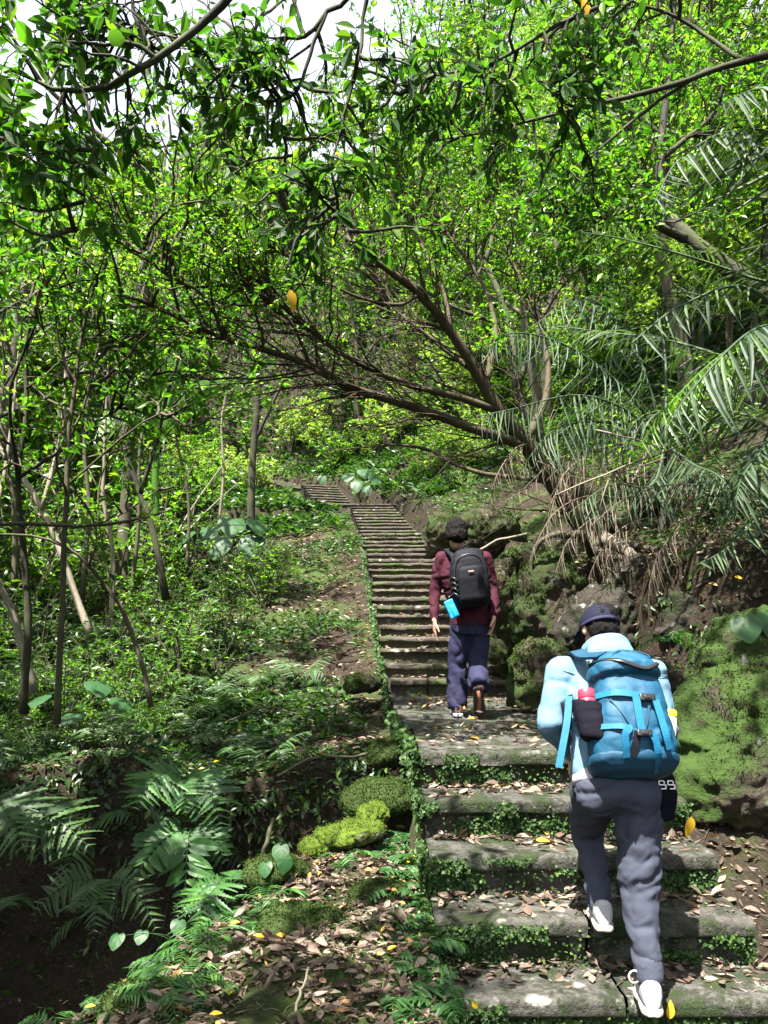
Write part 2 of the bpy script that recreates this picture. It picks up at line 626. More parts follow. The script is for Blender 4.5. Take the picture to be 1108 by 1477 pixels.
def path_info(x, y):
    """signed distance outside the path edge (L left, R right), path height"""
    best = np.full(x.shape, 1e9)
    sg = np.zeros(x.shape)
    zp = np.zeros(x.shape)
    hw = np.zeros(x.shape)
    for i in range(len(PATH) - 1):
        a, b = PATH[i], PATH[i + 1]
        d = b[:2] - a[:2]
        l2 = d @ d
        t = np.clip(((x - a[0]) * d[0] + (y - a[1]) * d[1]) / l2, 0, 1)
        qx, qy = a[0] + t * d[0], a[1] + t * d[1]
        dist = np.hypot(x - qx, y - qy)
        s = np.sign((x - a[0]) * d[1] - (y - a[1]) * d[0])
        m = dist < best
        best = np.where(m, dist, best)
        sg = np.where(m, s, sg)
        zp = np.where(m, a[2] + t * (b[2] - a[2]), zp)
        hw = np.where(m, HALF[i] + t * (HALF[i + 1] - HALF[i]), hw)
    return best - hw, sg, zp


RIM = np.array([(0., -2.2), (1.5, -1.9), (2.3, -1.55), (2.66, -1.36), (3.46, -1.0), (4.2, -.84), (4.6, -.62), (4.95, -.15), (5.3, .15), (9, .5)])


def ground_z(x, y, rough=True):
    x = np.asarray(x, float)
    y = np.asarray(y, float)
    shp = x.shape
    x = x.ravel()
    y = y.ravel()
    e, sg, zp = path_info(x, y)
    p3 = np.stack([x, y, np.zeros_like(x)], 1)
    n1 = vnoise(p3 * .9, 3)
    n2 = vnoise(p3 * 2.6, 5)
    n3 = vnoise(p3 * 7, 6)
    E = np.maximum(e, 0)
    # left of the stairs
    zl = zp - .10 - .10 * np.minimum(E, 6) - .10 * np.clip(E - 6, 0, 14) + .16 * n1 * sstep(.2, 1.5, e)
    zl = zl + .25 * np.exp(-((x + 1.0) ** 2 / 1.2 + (y - 16.5) ** 2 / 5))
    bot = -3.1 + .12 * n2
    rx = np.interp(y, RIM[:, 0], RIM[:, 1]) + .10 * n2
    mn = sstep(-.16, .34, x - rx) * (1 - sstep(5.0, 5.5, y))
    zn = -1.30 + .05 * (y - 3) - .06 * (x + .4) + .05 * n2
    yf = 5.35 + .22 * vnoise(np.stack([x * 1.3, x * 0, x * 0], 1), 9) + .25 * sstep(-.5, -3, x) + .35 * sstep(-.35, .1, x) * 0
    mf = sstep(-.12, .42, y - yf)
    zu = zl + .04 * n2
    zz = bot + (zn - bot) * mn
    zleft = np.maximum(zz, bot + (zu - bot) * mf)
    # right of the stairs
    rb = np.interp(y, [0, 2, 4, 5, 5.8, 6.5, 7.4, 9], [1.3, 1.3, 1.5, 1.2, .85, .42, .14, .12]) + .08 * n2
    hb = np.interp(y, [0, 4, 6, 9, 14, 22, 40], [1.2, 1.5, 1.62, 1.45, 1.05, .9, .9])
    wb = np.interp(y, [0, 5, 6.5, 8], [1.1, .9, .45, .35])
    zright = zp - .16 + .05 * np.minimum(E, 1.) + hb * sstep(0, 1, (e - rb) / wb) + .5 * np.clip(e - rb - .6, 0, 12) + .12 * n1 * sstep(.1, 1., e)
    z = np.where(sg > 0, zright, zleft)
    z = np.where(e < 0, zp - .18, z)
    # wooded hillside behind
    w = sstep(.5, 4.5, e)
    z = z + w * np.clip(y - 24 + .45 * x, 0, 26) * .62
    z = z + np.clip(y - 60, 0, 200) * .05
    if rough:
        z = z + np.where(e > -.05, .035 * n3 + .02 * vnoise(p3 * 16, 8), 0)
    return z.reshape(shp)


def gz(x, y):
    return float(ground_z(np.array([x]), np.array([y]))[0])


def gz_a(x, y):
    return ground_z(np.asarray(x), np.asarray(y))


# ground sheet
def axis_pts(segs):
    out = []
    for a, b, n in segs:
        out += list(np.linspace(a, b, n, endpoint=False))
    out.append(segs[-1][1])
    return np.array(out)


gx = axis_pts([(-250, -40, 8), (-40, -12, 20), (-12, -4, 45), (-4, 4.5, 125), (4.5, 12, 40), (12, 40, 20), (40, 250, 8)])
gy = axis_pts([(-120, -10, 8), (-10, 1.5, 45), (1.5, 9, 125), (9, 24, 130), (24, 45, 70), (45, 300, 20)])
GX, GY = np.meshgrid(gx, gy, indexing='ij')
GZ = ground_z(GX, GY)
mb = MB()
q = grid_faces(len(gx), len(gy), False)
mb.arr(np.stack([GX, GY, GZ], -1).reshape(-1, 3), q.ravel(), np.full(len(q), 4))
t = NT('forest_soil')
v = t.obj()
n1 = t.noise(1.1, 5, .6, v)
n2 = t.noise(11, 6, .7, v)
n3 = t.noise(45, 5, .75, v)
soil = t.mix(n2.outputs[0], (.007, .0055, .004), (.034, .025, .017))
soil = t.mix(t.ramp(n3.outputs[0], [(.52, (0, 0, 0)), (.68, (.8, .8, .8))]).outputs[0], soil, (.075, .055, .038))
moss = t.mix(n3.outputs[0], (.015, .03, .007), (.05, .085, .016))
yy = t.n('SeparateXYZ', {0: v}).outputs[1]
hill = t.n('MapRange', {0: yy, 1: 19, 2: 27, 3: 0, 4: .18})
ff = t.n('Math', {0: n1.outputs[0], 1: hill.outputs[0]}, operation='ADD')
nzz = t.n('SeparateXYZ', {0: t.geo().outputs['Normal']}).outputs[2]
sl_ = t.n('MapRange', {0: nzz, 1: .45, 2: .8, 3: -.3, 4: 0.})
ff = t.n('Math', {0: ff.outputs[0], 1: sl_.outputs[0]}, operation='ADD')
gc = t.mix(t.ramp(ff.outputs[0], [(.46, (0, 0, 0)), (.6, (.85, .85, .85))]).outputs[0], soil, moss)
hh = t.n('Math', {0: n2.outputs[0], 1: n3.outputs[0]}, operation='ADD')
M['soil'] = t.done(t.bsdf(gc, .95, t.bump(hh.outputs[0], .8, .04), .15))
ground = mb.build('ground', M['soil'])
tag(ground, 'dark forest soil sloping up beside the stone stairs', 'ground', kind='structure')

# ------------------------------------------------------------------ stone steps


def step_mesh(mb, W0, W1, depth, rise, slab=.075, over=.035, O=(0, 0, 0), X=(1, 0, 0), Y=(0, 1, 0), seed=0, res=.035, amp=.010, joint=None):
    """one worn step: nose slab over a set-back riser; W0..W1 along X, tread runs along Y from the nose"""
    O, X, Y = map(lambda a: np.asarray(a, float), (O, X, Y))
    Z = np.array([0, 0, 1.])
    prof = []
    for yy in np.linspace(depth, .03, max(4, int(depth / .05))):
        prof.append((yy, 0))
    prof += [(.012, -.004), (.002, -.014)]
    for zz in np.linspace(-.03, -slab + .012, 3):
        prof.append((0, zz))
    prof += [(.006, -slab), (over, -slab - .006)]
    for zz in np.linspace(-slab - .03, -rise - .12, max(3, int(rise / .035))):
        prof.append((over + .006, zz))
    prof = np.array(prof)
    pieces = [(W0, W1)]
    if joint is not None:
        pieces = [(W0, joint - .006), (joint + .006, W1)]
    for a, b in pieces:
        nx = max(4, int((b - a) / res))
        xs = np.linspace(a, b, nx)
        m = len(prof)
        G = O + xs[:, None, None] * X + prof[None, :, 0:1] * Y + prof[None, :, 1:2] * Z
        flat = G.reshape(-1, 3)
        n = fbm(flat * 5, 3, seed) * amp + vnoise(flat * 24, seed + 4) * amp * .45
        chip = np.maximum(0, vnoise(flat * 9, seed + 2) - .35) * .03
        pz = np.tile(prof[:, 1], nx)
        py_ = np.tile(prof[:, 0], nx)
        frontness = np.where(py_ < .02, 1., .25)
        flat = flat + (n * frontness)[:, None] * (-Y) + (n * .7)[:, None] * Z - (chip * (py_ < .03) * (pz > -slab))[:, None] * (Z * .7 - Y * .5)
        q = grid_faces(nx, m, False)
        mb.arr(flat, q.ravel(), np.full(len(q), 4))
        base = mb.n - len(flat)
        low = flat.reshape(nx, m, 3)
        for k, rev in ((0, False), (nx - 1, True)):
            bk = low[k, 0] + np.array([0, 0, prof[-1, 1]])
            ids = list(range(base + k * m, base + k * m + m)) + [mb.n]
            mb.V.append(bk[None])
            mb.n += 1
            mb.L.append(np.array(ids[::-1] if rev else ids))
            mb.T.append(np.array([len(ids)]))


NEAR = [(3.16, -1.46), (3.48, -1.25), (3.80, -1.04), (4.12, -.83), (4.44, -.62)]
fl = thing('stone_staircase', 'lowest flight of thick worn stone steps under the hiker with the blue pack', 'stairs', (.95, 2.8, -1.7))
for i, (yn, z) in enumerate(NEAR):
    mb = MB()
    dep = .42 if i < 4 else 1.3
    jt = {1: .93, 2: None, 3: None, 0: 1.0}.get(i)
    step_mesh(mb, float(xl(yn)), float(xr(yn)), dep, .21, .078, .04, (0, yn, z), seed=i * 7, joint=jt)
    mb.build('step', M['step'], fl)
mb = MB()
gy2 = np.linspace(.8, 3.22, 24)
step_mesh(mb, .25, 1.85, 2.0, .2, .07, .03, (0, 1.2, -1.665), seed=99)
mb.build('step', M['step'], fl)
rebase(fl, (.95, 2.8, -1.7))

land = thing('stone_landing', 'worn flat stone landing littered with leaves under the hiker in maroon', 'landing', (.8, 6, -.6))
yb = [4.44 + 1.27, 6.25, 6.85, 7.30, 7.72]
for i in range(4):
    mb = MB()
    y0, y1 = yb[i], yb[i + 1]
    z = -.612 + (i + .6) * .026
    step_mesh(mb, float(xl((y0 + y1) / 2)), float(xr((y0 + y1) / 2)) + .05, y1 - y0 + .03, .04, .03, .01, (0, y0, z), seed=200 + i, amp=.008)
    mb.build('slab', M['step'], land)
rebase(land, (.8, 6, -.6))

fl2 = thing('stone_staircase', 'long straight middle flight of narrow brown stone steps climbing behind the maroon hiker', 'stairs', (.7, 7.7, -.5))
for n in range(1, 21):
    mb = MB()
    yn = 7.7 + .5 * (n - 1)
    z = -.5 + .15 * n
    j = random.uniform(-.015, .015)
    ta = random.uniform(-.02, .02)
    step_mesh(mb, float(xl(yn)) + random.uniform(-.05, .04), float(xr(yn)) + random.uniform(-.05, .06), .58, .15, random.uniform(.04, .065), .03, (0, yn + j, z + j * .6), (1, ta, random.uniform(-.012, .012)), (-ta, 1, 0), seed=300 + n, res=.04, amp=.02, joint=random.choice([None, None, float(xl(yn)) + random.uniform(.35, .9)]))
    mb.build('step', M['step_far'], fl2)
rebase(fl2, (.7, 7.7, -.5))

fl3 = thing('stone_staircase', 'short upper flight of stone steps at the top of the straight climb', 'stairs', (-.1, 17.7, 2.5))
for n in range(1, 10):
    mb = MB()
    yn = 17.75 + .46 * (n - 1)
    z = 2.5 + .15 * n
    step_mesh(mb, float(xl(yn)) - .03, float(xr(yn)), .52, .15, .05, .03, (0, yn, z), seed=400 + n, res=.08, amp=.014)
    mb.build('step', M['step_far'], fl3)
rebase(fl3, (-.1, 17.7, 2.5))
for (a, b, n, rise, lab) in ((np.array([-1.45, 23.0, 4.0]), np.array([-2.27, 26.5, 5.42]), 9, .158, 'far flight of stone steps turning left near the top of the path'),
                             (np.array([-2.85, 28.0, 5.5]), np.array([-4.5, 31.2, 6.5]), 7, .15, 'farthest flight of stone steps leaving to the left under the trees')):
    f4 = thing('stone_staircase', lab, 'stairs', a)
    d = b - a
    d[2] = 0
    ln = np.linalg.norm(d)
    Yv = d / ln
    Xv = np.array([Yv[1], -Yv[0], 0])
    for k in range(n):
        mb = MB()
        o = a + Yv * ln * k / n
        o[2] = a[2] + rise * (k + 1)
        step_mesh(mb, -.6, .6, ln / n + .05, rise, .05, .03, o, Xv, Yv, seed=500 + k, res=.08, amp=.014)
        mb.build('step', M['step_far'], f4)
    rebase(f4, a)
# stone pads joining the flights
mb = MB()
step_mesh(mb, -1.9, .35, 1.2, .15, .05, .02, (0, 21.8, 4.0), seed=601, res=.08)
pd = mb.build('stone_landing', M['step_far'])
tag(pd, 'small stone landing where the stairs turn left', 'landing')
mb = MB()
step_mesh(mb, -.7, .7, 1.3, .15, .05, .02, (-2.5, 26.75, 5.44), nrm(np.array([.9, .4, 0])), nrm(np.array([-.4, .9, 0])), seed=602, res=.08)
pd = mb.build('stone_landing', M['step_far'])
tag(pd, 'highest stone landing between the two farthest flights', 'landing')

# ------------------------------------------------------------------ rocks
def rock(name, label, m, parts, voxel=.03, amp=.05, fr=3., seed=0, sm=2, dens=9000, thr=-.05, tuft=.016):
    b = MB()
    for c, rx, ry, rz in parts:
        ball(b, c, rx, ry, rz)

    def dsp(V, N):
        rg = 1 - 2 * np.abs(vnoise(V * fr * 1.7 + 3, seed + 3))
        return amp * fbm(V * fr, 5, seed) + amp * .45 * rg + amp * .3 * vnoise(V * fr * 7, seed + 5) + amp * .16 * vnoise(V * fr * 17, seed + 6)
    me = remesh(b, voxel, sm, dsp)
    o = put(me, name, m)
    tag(o, label, 'rock')
    nf = len(me.polygons)
    ce, no, ar = np.empty(nf * 3, np.float32), np.empty(nf * 3, np.float32), np.empty(nf, np.float32)
    me.polygons.foreach_get('center', ce)
    me.polygons.foreach_get('normal', no)
    me.polygons.foreach_get('area', ar)
    ce, no = ce.reshape(-1, 3).astype(float), no.reshape(-1, 3).astype(float)
    rg = np.random.default_rng(seed + 1)
    n = int(min(60000, ar.sum() * dens))
    i = rg.choice(nf, n, p=ar.astype(float) / ar.astype(float).sum())
    i = i[(vnoise(ce[i] * 4.5, seed + 8) + .45 * no[i, 2] > thr) & (no[i, 1] < .6)]
    b = MB()
    p = ce[i] + rg.normal(size=(len(i), 3)) * .012
    p -= no[i] * np.sum((p - ce[i]) * no[i], 1, keepdims=True)
    scatter(b, SMALL, p - no[i] * .002, nrm(no[i] * .9 + rg.normal(size=p.shape) * .8), rdir(rg, len(i)), tuft * rg.uniform(.5, 1.5, len(i)), 1.6)
    b.build('moss', M['moss_tuft_bright' if m is M['moss_bright'] else 'moss_tuft'], o, smooth=False)
    return o


rock('boulder', 'large green mossy boulder right of the stairs beside the blue backpack', M['boulder'],
     [((2.35, 4.75, -.62), .62, .55, .55), ((2.55, 4.9, -.2), .55, .5, .42), ((2.1, 4.6, -.85), .45, .42, .32), ((2.9, 4.7, -.5), .6, .5, .6)], .018, .085, 2.6, 1, 2, 20000, .14, .010)
rock('mossy_rock', 'bright yellow green moss covered rock left of the stairs', M['moss_bright'],
     [(P(520, 1196, 4.5), .12, .12, .06), (P(485, 1208, 4.45), .11, .11, .06), (P(538, 1176, 4.65), .09, .10, .07), (P(455, 1224, 4.4), .08, .09, .045)], .008, .036, 7, 2, 2, 60000, .12, .006)
for (px, py, d, rx, rz, lab, m) in (
        (560, 1150, 5.0, .30, .12, 'long dark mossy stone block behind the bright yellow green rock', 'slab'),
        (430, 1325, 3.55, .17, .06, 'low round moss cushion stone in the leaf litter of the left foreground', 'slab'),
        (395, 1255, 4.1, .16, .07, 'mossy stone beside the heart shaped leaf at the gully edge', 'slab'),
        (565, 1085, 5.5, .16, .09, 'small mossy stone left of the landing corner', 'rock'),
        (200, 1440, 2.75, .13, .05, 'moss hump in the lower left corner among small ferns', 'slab'),
        (545, 1290, 3.9, .13, .06, 'mossy stone half hidden by leaves beside the lower steps', 'rock'),
        (522, 985, 7.8, .17, .10, 'dark mossy rock against the left side of the middle flight', 'rock')):
    c = P(px, py, d)
    rock('mossy_rock', lab, M[m], [(c, rx, rx * .8, rz), (c + np.array([rx * .6, .05, -.02]), rx * .6, rx * .6, rz * .8), (c - np.array([rx * .5, .06, .03]), rx * .55, rx * .5, rz * .7)], .014, .028, 6, int(px), 2, 40000, -.1, .008)
# vertical rocks on the right bank
for (px, pyt, pyb, d, rx, lab, mt) in (
        (742, 790, 985, 7.75, .28, 'tall mossy rock face right behind the maroon hiker', 'rock'),
        (800, 800, 985, 7.0, .34, 'broad dark mossy rock between the two hikers', 'rock'),
        (700, 735, 800, 10.5, .45, 'mossy bank rock above the maroon hiker head', 'rock'),
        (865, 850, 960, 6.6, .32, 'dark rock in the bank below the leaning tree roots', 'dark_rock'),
        (645, 735, 800, 14.5, .38, 'green mossy bank rock right of the middle flight', 'rock'),
        (790, 930, 1035, 6.4, .25, 'low mossy rock at the foot of the right bank', 'rock'),
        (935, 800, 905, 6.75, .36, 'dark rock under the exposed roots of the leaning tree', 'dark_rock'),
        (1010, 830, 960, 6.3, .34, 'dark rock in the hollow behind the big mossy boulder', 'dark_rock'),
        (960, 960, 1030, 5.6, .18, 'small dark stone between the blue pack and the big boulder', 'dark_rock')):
    a, b = P(px, pyt, d), P(px, pyb, d)
    h = (a[2] - b[2]) / 2
    c = (a + b) / 2 + np.array([0, .12, 0])
    rock('mossy_rock', lab, M[mt], [(c, rx, rx * .8, h), (c + np.array([rx * .4, .1, -h * .35]), rx * .8, rx * .8, h * .65), (c + np.array([-rx * .3, .08, h * .2]), rx * .6, rx * .6, h * .7)], .024, .10, 2.6, int(px), 1, 9000, .75 if mt == 'dark_rock' else .16, .014)
# ------------------------------------------------------------------ sunlit patches (gaps in the canopy above them)
def SP(px, py, d, r):
    p = P(px, py, d)
    return (p[0], p[1], p[2], r)


SUN_T = np.array([
    SP(730, 1068, 4.75, .16), SP(660, 1072, 4.65, .12), SP(800, 1065, 4.75, .16), SP(880, 1060, 4.8, .2),
    SP(720, 1150, 4.3, .10), SP(800, 1150, 4.2, .12), SP(960, 1150, 4.2, .12), SP(780, 1225, 3.95, .10), SP(1000, 1235, 3.8, .18),
    SP(1040, 1330, 3.6, .22), SP(1060, 1400, 3.45, .2), SP(980, 1330, 3.55, .18), SP(1010, 1440, 3.25, .2), SP(900, 1430, 3.2, .14), SP(760, 1300, 3.6, .05),
    SP(830, 990, 3.3, .2), SP(850, 1060, 3.2, .18), SP(900, 1000, 3.15, .22), SP(940, 1050, 3.1, .22), SP(895, 1130, 3.1, .22), SP(850, 1230, 3.4, .14), SP(920, 1280, 3.1, .16), SP(935, 1380, 3.0, .14), SP(870, 1320, 3.3, .12), SP(865, 930, 3.5, .12),
    SP(500, 1180, 4.5, .17), SP(540, 1165, 4.6, .12), SP(455, 1220, 4.4, .08), SP(430, 1275, 3.9, .05), SP(480, 1290, 3.8, .06),
    SP(1000, 985, 4.3, .09), SP(1035, 940, 4.5, .08), SP(1015, 965, 4.4, .07),
    SP(655, 830, 6.2, .12), SP(640, 870, 6.2, .1), SP(660, 940, 6.2, .1), SP(700, 800, 6.2, .1), SP(672, 1020, 6.2, .08), SP(680, 960, 6.2, .08),
    SP(375, 978, 7.2, .14), SP(470, 915, 8.6, .2), SP(500, 905, 8.9, .14), SP(440, 970, 7.5, .07), SP(400, 1035, 6.2, .08), SP(330, 1040, 6.2, .1), SP(460, 1050, 6.0, .07), SP(550, 1035, 6.5, .08),
    SP(500, 770, 16.8, .5), SP(480, 797, 15.8, .6), SP(430, 780, 16.5, .5), SP(450, 720, 20, .7), SP(400, 820, 14.5, .35), SP(300, 850, 12.5, .5), SP(350, 860, 12.2, .4), SP(250, 880, 11.5, .4),
    SP(575, 793, 15.5, .35), SP(545, 830, 13.5, .12), SP(540, 740, 20.5, .7), SP(560, 700, 23, .8), SP(460, 715, 24.5, 1.4), SP(480, 735, 22.5, 1.0), SP(410, 703, 29, 1.6), SP(440, 745, 19, .8), SP(470, 760, 17.5, .7), SP(590, 735, 20, .8), SP(640, 700, 18, .8), SP(660, 770, 12.5, .25), SP(690, 790, 9.5, .14), SP(725, 790, 8.2, .08),
    SP(130, 1150, 4.3, .08), SP(60, 1150, 4.2, .08), SP(250, 1180, 5.0, .07), SP(50, 1030, 6.0, .2), SP(120, 1000, 6.5, .15), SP(190, 960, 7.2, .25), SP(130, 900, 8.5, .3), SP(50, 900, 8.5, .3),
    SP(180, 1390, 3.2, .10), SP(290, 1400, 3.0, .07), SP(120, 1440, 2.8, .1), SP(520, 1350, 3.2, .05), SP(640, 1090, 4.45, .06),
    SP(920, 810, 6.9, .12), SP(880, 780, 7.1, .12), SP(820, 700, 7.2, .14), SP(1085, 745, 5.2, .3), SP(1050, 600, 5.2, .35), SP(1060, 480, 5.2, .35), SP(920, 500, 5.6, .3), SP(1040, 800, 5.3, .2), SP(990, 1180, 4.3, .06),
    SP(100, 560, 14, 1.4), SP(300, 570, 18, 1.6), SP(200, 650, 12, 1.0), SP(350, 620, 22, 1.8), SP(420, 640, 26, 2.), SP(560, 660, 24, 1.5), SP(150, 700, 10, .8), SP(60, 640, 9, .6), SP(250, 600, 14, 1.1), SP(330, 640, 20, 1.5), SP(480, 600, 24, 2.), SP(600, 640, 18, 1.2), 
    SP(400, 350, 7, .7), SP(250, 300, 7, .8), SP(600, 300, 8, .9), SP(720, 250, 8.5, .8), SP(120, 250, 8, .8), SP(60, 420, 8, .7), SP(520, 250, 8, .7), SP(680, 390, 9, .7), SP(840, 230, 8, .6), SP(180, 480, 9, .6), SP(330, 240, 8, .7), SP(280, 420, 8, .6), SP(790, 420, 9, .6),
])


def dscale(m, r0, r1, p=1.):
    return r0 + (r1 - r0) * np.linspace(0, 1, m) ** p


def limb_px(pts, m=16):
    """[(px,py,d,r)] -> polyline + radii"""
    a = np.array([list(P(x, y, d)) + [r] for x, y, d, r in pts])
    b = resample(a, m)
    return b[:, :3], np.maximum(b[:, 3], .003)


def wob(rng, Pl, amp):
    """slight crookedness, endpoints kept"""
    m = len(Pl)
    w = np.cumsum(rng.normal(size=(m, 3)), 0)
    w -= np.linspace(0, 1, m)[:, None] * w[-1]
    return Pl + w * amp * np.sin(np.linspace(0, np.pi, m))[:, None]


def tree_px(name, label, cat, limbs, bark, lm, rng, l1=(5, 1.0), l2=(5, .55), nleaf=9, size=.08, T=MID, sub_t=.35, up=.25, group=None, gap=None, out=1., aim=None, part='crown', sub_limbs=None, droop=.25, root=None, flat=.7, extra=None, sides=10, fwd=.5):
    """tree from hand placed limbs; twigs and leaves grown on the limbs in sub_limbs"""
    base = limb_px(limbs[0])[0][0]
    t = thing(name, label, cat, base, group)
    wood, crown = MB(), MB()
    L = []
    for i, l in enumerate(limbs):
        pl, r = limb_px(l)
        pl = wob(rng, pl, .006)
        tubes(wood, pl, r, sides if r[0] > .02 else 6)
        L.append(pl)
    use = np.stack([L[i] for i in (sub_limbs if sub_limbs is not None else range(len(L)))])
    A = lit_twigs(children(rng, use, l1[0], l1[1], sub_t, 1., fwd, out, up, 7, .22, .4, aim))
    tubes(wood, A, dscale(7, .011, .004)[None] * rng.uniform(.6, 1.5, (len(A), 1)), 4, False)
    B = lit_twigs(children(rng, A, l2[0], l2[1], .2, 1., .6, .8, up * .6, 5, .25, .4))
    tubes(wood, B, dscale(5, .004, .0018)[None], 3, False)
    leaves(crown, rng, B, nleaf, size, T, gap=gap, droop=droop, flat=flat)
    leaves(crown, rng, A, max(2, nleaf // 2), size, T, .5, gap=gap, droop=droop, flat=flat)
    if extra: extra(wood, crown, L)
    wood.build('trunk', bark, t)
    if crown.n:
        crown.build(part, lm, t, smooth=False)
    return rebase(t, base)


rng = np.random.default_rng(5)

# ---- the leaning tree on the right bank
LEAN = [
    [(868, 790, 7.35, 0.1520), (842, 757, 7.3, 0.1140), (800, 703, 7.2, 0.0860), (757, 640, 7.05, 0.0757), (716, 590, 6.9, 0.0619), (688, 540, 6.8, 0.0516), (650, 480, 6.65, 0.0430), (604, 425, 6.5, 0.0361), (552, 385, 6.3, 0.0258), (480, 330, 6.1, 0.0155)],
    [(760, 645, 7.05, 0.0602), (742, 637, 7.0, 0.0499), (690, 622, 6.85, 0.0430), (630, 600, 6.7, 0.0396), (572, 580, 6.55, 0.0361), (505, 563, 6.4, 0.0318), (450, 532, 6.25, 0.0284), (400, 513, 6.1, 0.0241), (335, 493, 5.95, 0.0206), (278, 468, 5.8, 0.0206), (215, 438, 5.6, 0.0138), (170, 425, 5.5, 0.0077)],
    [(716, 592, 6.9, 0.0344), (660, 572, 6.7, 0.0310), (581, 550, 6.5, 0.0258), (505, 514, 6.3, 0.0206), (457, 483, 6.2, 0.0172), (400, 433, 6.1, 0.0129), (347, 406, 6.0, 0.0077), (290, 380, 5.9, 0.0043)],
    [(792, 695, 7.2, 0.0258), (745, 690, 7.4, 0.0224), (690, 682, 7.6, 0.0206), (650, 667, 7.7, 0.0189), (625, 651, 7.9, 0.0172), (595, 642, 7.8, 0.0146), (560, 642, 7.7, 0.0103), (480, 650, 7.5, 0.0052)],
    [(688, 540, 6.8, 0.0258), (640, 500, 6.9, 0.0206), (575, 450, 7.0, 0.0155), (540, 400, 7.0, 0.0120), (515, 330, 7.0, 0.0086), (490, 260, 6.9, 0.0052)],
    [(650, 480, 6.65, 0.0258), (640, 420, 6.8, 0.0189), (600, 340, 7.0, 0.0138), (560, 270, 7.1, 0.0095), (500, 210, 7.1, 0.0052)],
    [(700, 560, 6.9, 0.0344), (715, 470, 7.2, 0.0258), (690, 400, 7.4, 0.0189), (640, 330, 7.5, 0.0138), (600, 250, 7.6, 0.0069)],
    [(757, 640, 7.1, 0.0430), (790, 560, 7.6, 0.0310), (780, 470, 7.9, 0.0224), (740, 380, 8.1, 0.0155), (700, 300, 8.2, 0.0069)],
    [(604, 425, 6.5, 0.0206), (570, 440, 6.3, 0.0155), (500, 420, 6.1, 0.0103), (430, 380, 5.9, 0.0069), (380, 350, 5.8, 0.0043)],
    [(450, 532, 6.25, 0.0172), (420, 470, 6.1, 0.0129), (380, 430, 6.0, 0.0095), (330, 400, 5.9, 0.0052)],
    [(335, 493, 5.95, 0.0155), (290, 430, 5.8, 0.0112), (230, 390, 5.7, 0.0077), (205, 350, 5.6, 0.0043)],
]


def lean_extra(wood, crown, L):
    # bare brown twig thicket fanning out to the left of the trunk
    U = np.stack([L[0], L[1], L[2], L[1], L[4]])
    A = children(rng, U, 26, 1.3, .08, .8, .75, .55, .10, 8, .13, .3, aim=(-.5, 0, .05))
    tubes(wood, A, dscale(8, .008, .0025)[None] * rng.uniform(.5, 1.4, (len(A), 1)), 4, False)
    B = children(rng, A, 4, .6, .2, 1, .7, .6, .1, 5, .2, .3, aim=(-.25, 0, 0))
    tubes(wood, B, dscale(5, .004, .0015)[None], 3, False)


lt = tree_px('leaning_tree', 'brown tree leaning from the right bank over the stairs with one long bent limb', 'tree', LEAN, M['bark_main'], M['leaf_fine'], rng,
             (11, 1.1), (6, .5), 13, .055, MID, .5, .5, sub_limbs=[0, 1, 2, 4, 5, 6, 7, 8, 9, 10, 4, 5, 6, 7, 8, 9, 10, 5, 6, 7], extra=lean_extra)
for pts in ([(868, 775, 7.2, .07), (900, 792, 7.0, .055), (925, 815, 6.85, .045), (940, 842, 6.75, .04), (932, 880, 6.7, .035), (928, 915, 6.65, .028)],
            [(850, 770, 7.2, .05), (870, 800, 6.95, .04), (905, 808, 6.85, .03), (918, 830, 6.8, .026), (914, 870, 6.75, .022), (918, 905, 6.7, .018)],
            [(845, 770, 7.2, .05), (815, 775, 6.95, .035), (790, 780, 6.9, .026), (770, 800, 6.95, .02), (765, 840, 6.95, .014)],
            [(880, 780, 7.2, .05), (930, 790, 7.0, .035), (985, 800, 6.9, .026), (1020, 840, 6.8, .016)]):
    b = MB()
    pl, r = limb_px(pts)
    tubes(b, wob(rng, pl, .008), r, 10)
    o = b.build('root', M['bark_pale'] if pts[0][0] == 868 else M['bark_mid'], lt)
    o.location = -lt.location

b = MB()
nr = 46
pp = []
for k in range(nr):
    x0, y0 = rng.uniform(1.75, 3.3), 0
    y0 = 7.0 - .28 * (x0 - 1.8) + rng.uniform(-.15, .25)
    z0 = gz(x0, y0 + .25) + .03
    ln = rng.uniform(.3, 1.0)
    u = np.linspace(0, 1, 8)
    pp.append(np.stack([x0 + .12 * rng.normal() * u, y0 - .22 * np.sin(u * 2.2) - .05, z0 - ln * u ** 1.3 + .05 * np.sin(u * 3)], 1))
tubes(b, np.stack(pp), dscale(8, .006, .002)[None] * rng.uniform(.5, 1.5, (nr, 1)), 5, False)
o = b.build('fine_roots', M['bark_mid'], lt)
o.location = -lt.location

# second leaning stem beside it with a denser crown higher up (right middle)
tree_px('leaning_tree', 'thinner second leaning stem close behind the brown leaning tree', 'tree',
        [[(905, 780, 8.4, .09), (850, 720, 8.4, .075), (800, 660, 8.5, .06), (745, 560, 8.7, .05), (735, 470, 9.0, .042), (700, 380, 9.2, .034), (640, 290, 9.3, .022), (600, 220, 9.4, .012)],
         [(745, 560, 8.7, .04), (790, 440, 9.1, .03), (800, 340, 9.3, .02), (770, 250, 9.4, .01)],
         [(735, 470, 9.0, .03), (650, 440, 8.8, .02), (570, 390, 8.7, .014), (520, 330, 8.6, .008)],
         [(700, 380, 9.2, .03), (720, 290, 9.4, .02), (700, 210, 9.5, .01)]],
        M['bark_dark'], M['leaf_fine'], rng, (16, 1.15), (6, .55), 13, .06, MID, .4, .45, sub_limbs=[0, 1, 2, 3, 1, 2, 3, 1, 3])

